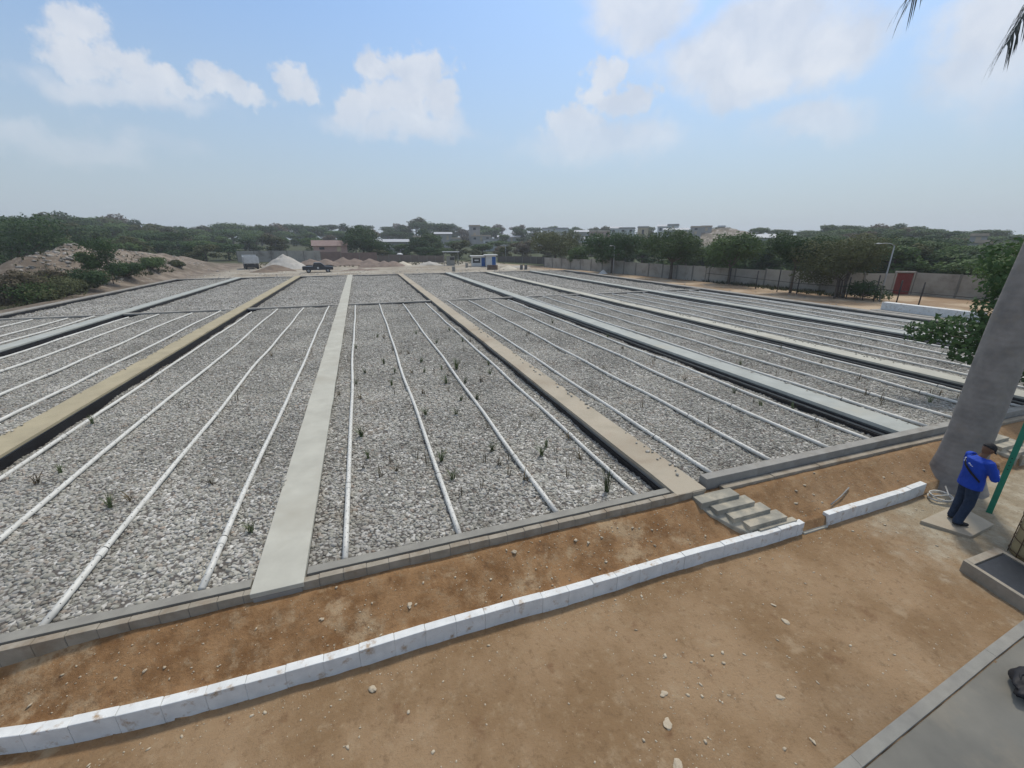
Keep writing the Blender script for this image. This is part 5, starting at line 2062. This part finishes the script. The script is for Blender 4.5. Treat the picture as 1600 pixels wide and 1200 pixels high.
M_tyre = mat('tyre', (0.02, 0.02, 0.02), rough=.9)
M_rim = mat('rim', (0.35, 0.35, 0.35), rough=.5)
M_tip = mat('tipper_white', (0.55, 0.56, 0.55), (0.45, 0.45, 0.43), rough=.6, scale=1.5)
x, y = at(385, 98)
o = empty('dump_truck', (x, y, gz(x, y)), math.radians(90 + 15), 'white dump truck seen from behind among the earth heaps', 'dump truck')
mb = MB()
mb.box(-3.2, .9, -1.15, 1.15, 1.05, 1.15)
mb.box(-3.2, .9, -1.2, -1.1, 1.15, 2.3)
mb.box(-3.2, .9, 1.1, 1.2, 1.15, 2.3)
mb.box(.8, .92, -1.2, 1.2, 1.15, 2.55)
for k in range(5):
    for s in (-1, 1):
        mb.box(-3.0 + k * .9, -2.88 + k * .9, s * 1.2 - (.05 if s < 0 else 0), s * 1.2 + (.05 if s > 0 else 0), 1.1, 2.25)
mb.build('tipper_body', M_tip, o, bevel=.01)
mb = MB().box(-3.30, -3.21, -1.18, 1.18, 1.12, 2.35)
mb.build('tailgate', M_tip, o, bevel=.01)
mb = MB().box(-3.3, 2.9, -.4, .4, .6, .95)
mb.box(-3.25, -3.15, -1.1, 1.1, .45, .6)
mb.box(-3.28, -3.24, -1.1, 1.1, .35, .95)
mb.build('chassis', M_dark, o)
mb = MB().box(1.05, 2.5, -1.1, 1.1, .75, 2.45)
mb.box(2.5, 3.3, -.95, .95, .75, 1.6)
cb = mb.build('cab', M_tip, o, bevel=.08)
mb = MB().box(2.44, 2.52, -.95, .95, 1.65, 2.3)
mb.box(1.3, 2.2, -1.115, 1.115, 1.6, 2.25)
mb.build('cab_window', M_win, cb)
for s in (-1, 1):
    for xx in (-2.6, -1.4, 2.7):
        wheel(o, xx, s * .95, .5, .3, M_tyre, M_rim)

x, y = at(491, 81)
M_pick = mat('dark_car_paint', (0.02, 0.025, 0.035), rough=.3, spec=.5)
o = empty('pickup_truck', (x, y, gz(x, y) - .02), YAW + math.radians(24), 'dark pickup truck parked side on below the earth ridge', 'pickup truck')
mb = MB()
prof_ = [(-2.4, .45), (2.35, .45), (2.4, .8), (2.3, .98), (1.15, 1.08), (.55, 1.62), (-.55, 1.65), (-.75, 1.08), (-2.4, 1.05)]
n = len(prof_)
vs = [(a, -.85, b) for a, b in prof_] + [(a, .85, b) for a, b in prof_]
mb.add(vs, [tuple(range(n)), tuple(range(2 * n - 1, n - 1, -1))] + [(i, n + i, n + (i + 1) % n, (i + 1) % n) for i in range(n)])
bd = mb.build('body', M_pick, o, bevel=.05)
mb = MB()
for s in (-1, 1):
    q = s * .856
    mb.add([(-.6, q, 1.1), (.95, q, 1.1), (.5, q, 1.55), (-.5, q, 1.57)], [(0, 1, 2, 3)] if s < 0 else [(3, 2, 1, 0)])
mb.build('side_window', M_win, o)
mb = MB().box(-2.3, -.85, -.7, .7, 1.04, 1.062)
mb.build('load_bed', M_tyre, o)
mb = MB().tube([(.0, -.858, .8), (.0, -.864, .8)], .16, n=14)
mb.build('door_emblem', M_tip, o)
for s in (-1, 1):
    mb = MB().box(2.36, 2.42, s * .62 - .15, s * .62 + .15, .72, .86)
    mb.build('headlight', M_rim, o)
    for xx in (-1.5, 1.5):
        wheel(o, xx, s * .78, .36, .22, M_tyre, M_rim)

# huts
M_hut = mat('hut_white', (0.66, 0.66, 0.63), scale=1.5, rough=.8)
M_blue = mat('blue_door_paint', (0.015, 0.10, 0.33), scale=2, rough=.5)


def hut(px, d, w, h, rot, label, door_x, win=None, roofh=.12):
    x, y = at(px, d)
    o = empty('hut', (x, y, gz(x, y)), -math.atan2(x, y) + rot, label, 'hut', 'white site huts with blue doors')
    mb = MB().box(-w / 2, w / 2, 0, 2.2, -.2, h)
    mb.build('walls', M_hut, o, bevel=.01)
    mb = MB().box(-w / 2 - .3, w / 2 + .3, -.45, 2.5, h + .003, h + .003 + roofh)
    mb.build('roof', M_hut, o, bevel=.01)
    mb = MB().box(door_x - .38, door_x + .38, -.04, .02, .02, h * .88)
    dd = mb.build('door', M_blue, o)
    mb = MB().box(door_x + .24, door_x + .29, -.07, -.04, .95, 1.05)
    mb.build('handle', M_rim, dd)
    if win:
        mb = MB().box(win[0], win[1], -.03, .02, h * .35, h * .85)
        ww = mb.build('window', M_win, o)
        mb = MB().box(win[0] - .05, win[0], -.035, .0, h * .33, h * .87)
        mb.box(win[1], win[1] + .05, -.035, .0, h * .33, h * .87)
        mb.box(win[0] - .05, win[1] + .05, -.036, .0, h * .85, h * .9)
        mb.box(win[0] + .35, win[1] - .35, -.032, -.029, h * .55, h * .68)
        mb.build('frame', M_hut, ww)


hut(747, 91, 2.9, 2.0, 0.05, 'left white hut with dark window and blue door', .98, (-1.2, .35))
hut(767, 90, 2.1, 2.25, 0.1, 'right white hut, slightly taller, plain wall beside blue door', .55, None, .16)

x, y = at(705, 96)
o = empty('open_shed', (x, y, gz(x, y)), -math.atan2(x, y), 'open shed with a flat pale roof on thin posts', 'shed')
mb = MB().box(-2.0, 1.6, -1.2, 1.6, 2.75, 2.9)
mb.build('roof', M_roofg, o)
for xx in (-1.7, 1.35):
    for yy in (-1.0, 1.4):
        mb = MB().box(xx - .05, xx + .05, yy - .05, yy + .05, -.2, 2.75)
        mb.build('post', M_grey, o)
mb = MB().box(-1.2, .6, .2, 1.3, .0, 1.9)
mb.build('cabinet', M_bw, o)
mb = MB().box(-.4, .5, .16, .2, 1.1, 1.7)
mb.build('cabinet_window', M_win, o)
x, y = at(769, 82)
mb = MB()
for k in range(4):
    for q in range(9):
        mb.box(-1.0 + q * .22 + rnd.uniform(-.01, .01), -1.0 + q * .22 + .2, -.5, .5, k * .22, k * .22 + .205)
o = mb.build('brick_stack', mat('brown_brick', (0.11, 0.075, 0.06), scale=3), None, loc=(x, y, gz(x, y)), rz=-math.atan2(x, y))
tag(o, 'stack of brown bricks in front of the left hut', 'brick stack')
for k, (px, d, lab) in enumerate([(707, 78, 'small grey drum nearest the end of the bluish walkway'), (728, 88, 'grey drum between open shed and brick stack'), (815, 82, 'left drum of the pair right of cream sand'), (822, 82, 'right drum of the pair right of cream sand')]):
    x, y = at(px, d)
    mb = MB()
    mb.tube([(0, 0, 0), (0, 0, .28), (0, 0, .30), (0, 0, .32), (0, 0, .58), (0, 0, .60), (0, 0, .62), (0, 0, .86)], [.28, .28, .30, .28, .28, .30, .28, .28], n=16)
    tag(mb.build('drum', M_dgrey if k > 1 else M_grey, None, loc=(x, y, gz(x, y)), bevel=.01), lab, 'drum', 'steel drums in the far yard')
x, y = at(623, 118)
o = empty('water_tank', (x, y, gz(x, y)), 0, 'small white water tank on a stand behind cream sand heap', 'water tank')
mb = MB().tube([(0, 0, 1.1), (0, 0, 2.0), (0, 0, 2.25)], [.75, .75, .3], n=16)
mb.build('tank', M_hut, o, smooth=False)
mb = MB().box(-.7, .7, -.7, .7, -.2, 1.1)
mb.build('stand', M_bw, o)
x, y = at(947, 73)
heap(946, 72, 1.6, 1.2, .8, M_hut, 'small white heap at the foot of the street lamp tree', 12)

# walls closing the far yard
M_brick = mat('red_brick', (0.20, 0.145, 0.12), (0.15, 0.11, 0.095), scale=1.0, rough=.95)
A = [at(p, d) for p, d in ((498, 113), (530, 112), (587, 111))]
panel_wall(A, 2.4, 'red brick wall behind the long earth ridge', M_brick, M_post, pw=4, name='brick_wall', zb=.5)
A = [at(p, d) for p, d in ((366, 128), (420, 128), (498, 120))]
panel_wall(A, 2.6, 'grey block wall behind the dump truck and sand heap', M_bw, M_post, pw=4, name='block_wall', zb=.6)
A = [at(p, d) for p, d in ((588, 118), (640, 116), (692, 112))]
panel_wall(A, 1.7, 'brown board fence behind the cream sand heap', mat('fence_boards', (0.17, 0.14, 0.115), scale=1), M_post, pw=2.5, name='board_fence', zb=.3, cat='fence')
A = [at(p, d) for p, d in ((778, 112), (830, 108), (868, 100), (905, 92), (930, 86))]
panel_wall(A, 1.6, 'low dark fence running right from the huts to the trees', mat('dark_boards', (0.13, 0.115, 0.10), scale=1), M_post, pw=2.5, name='board_fence', zb=.3, cat='fence')

# rubble on the mound
M_rub = mat('rubble', (0.42, 0.39, 0.34), (0.26, 0.24, 0.21), rough=.95, scale=1)
pts = []
for k in range(750):
    c = rnd.choice([(-32, 60, 2, 2.5), (-30.5, 63, 2, 2), (-32, 66, 2, 3), (-30.5, 72, 2, 4), (-29.5, 62, 2, 3), (-30.5, 80, 2, 4), (-29.5, 90, 2, 6)])
    x, y = rnd.gauss(c[0], c[2]), rnd.gauss(c[1], c[3])
    if x > -25.5 and y < 69:
        continue
    pts.append((x, y, gz(x, y) + .0, .06 + .30 * rnd.random() ** 4))
scatter('rubble', pts, M_rub, 'pale rubble and broken concrete strewn over the earth mound', sub=1)
pts = []
for k in range(1400):
    x, y = rnd.uniform(-24, 34), 69.5 + abs(rnd.gauss(0, 9))
    pts.append((x, y, gz(x, y), .05 + .16 * rnd.random() ** 3))
for k in range(500):
    x, y = rnd.uniform(34.6, 44), rnd.uniform(12, 66)
    pts.append((x, y, gz(x, y), .03 + .09 * rnd.random() ** 3))
scatter('yard_rubble', pts, M_rub, 'small stones and clods over the dusty far yard', sub=1, seed=60)
# dry weeds in the hollow and by the walls
mb = MB()
rw = random.Random(5)
for k in range(5200):
    if k < 3600:
        x = -26.3 - abs(rw.gauss(0, 6)) - .4
        y = rw.uniform(22, 80)
    elif k < 4500:
        x, y = rw.uniform(-22, 34), rw.uniform(98, 118)
    else:
        x, y = 43.2 + rw.gauss(0, .6), rw.uniform(28, 60)
    z = gz(x, y)
    if z > 2.4 and rw.random() < .8:
        continue
    h = rw.uniform(.1, .45)
    for q in range(6):
        a = rw.uniform(0, 6.28)
        d = Vector((math.cos(a), math.sin(a), 0))
        s_ = Vector((-d.y, d.x, 0)) * .05
        b0 = Vector((x, y, z - .02)) + d * rw.uniform(0, .2)
        mb.add([b0 - s_, b0 + s_, b0 + d * rw.uniform(.05, .25) + Vector((0, 0, h))], [(0, 1, 2)])
o = mb.build('weeds', leaf_mat('dry_weeds', (0.095, 0.095, 0.05), (0.05, 0.065, 0.032)))
tag(o, 'dry weeds and low scrub around the beds', 'weeds', kind='stuff')

# ------------------------------------------------------------------ haze
M_haze = bpy.data.materials.new('haze_air')
M_haze.use_nodes = True
N, L = M_haze.node_tree.nodes, M_haze.node_tree.links
N.clear()
out = N.new('ShaderNodeOutputMaterial')
pv = N.new('ShaderNodeVolumePrincipled')
pv.inputs['Color'].default_value = (0.90, 0.94, 1.0, 1)
pv.inputs['Density'].default_value = 0.0006
pv.inputs['Anisotropy'].default_value = 0.2
L.new(pv.outputs[0], out.inputs['Volume'])
mb = MB().box(-920, 920, -320, 1120, -5, 40)
o = mb.build('haze', M_haze)
tag(o, 'thin pale haze in the air over the hills', kind='stuff')
o.display_type = 'WIRE'
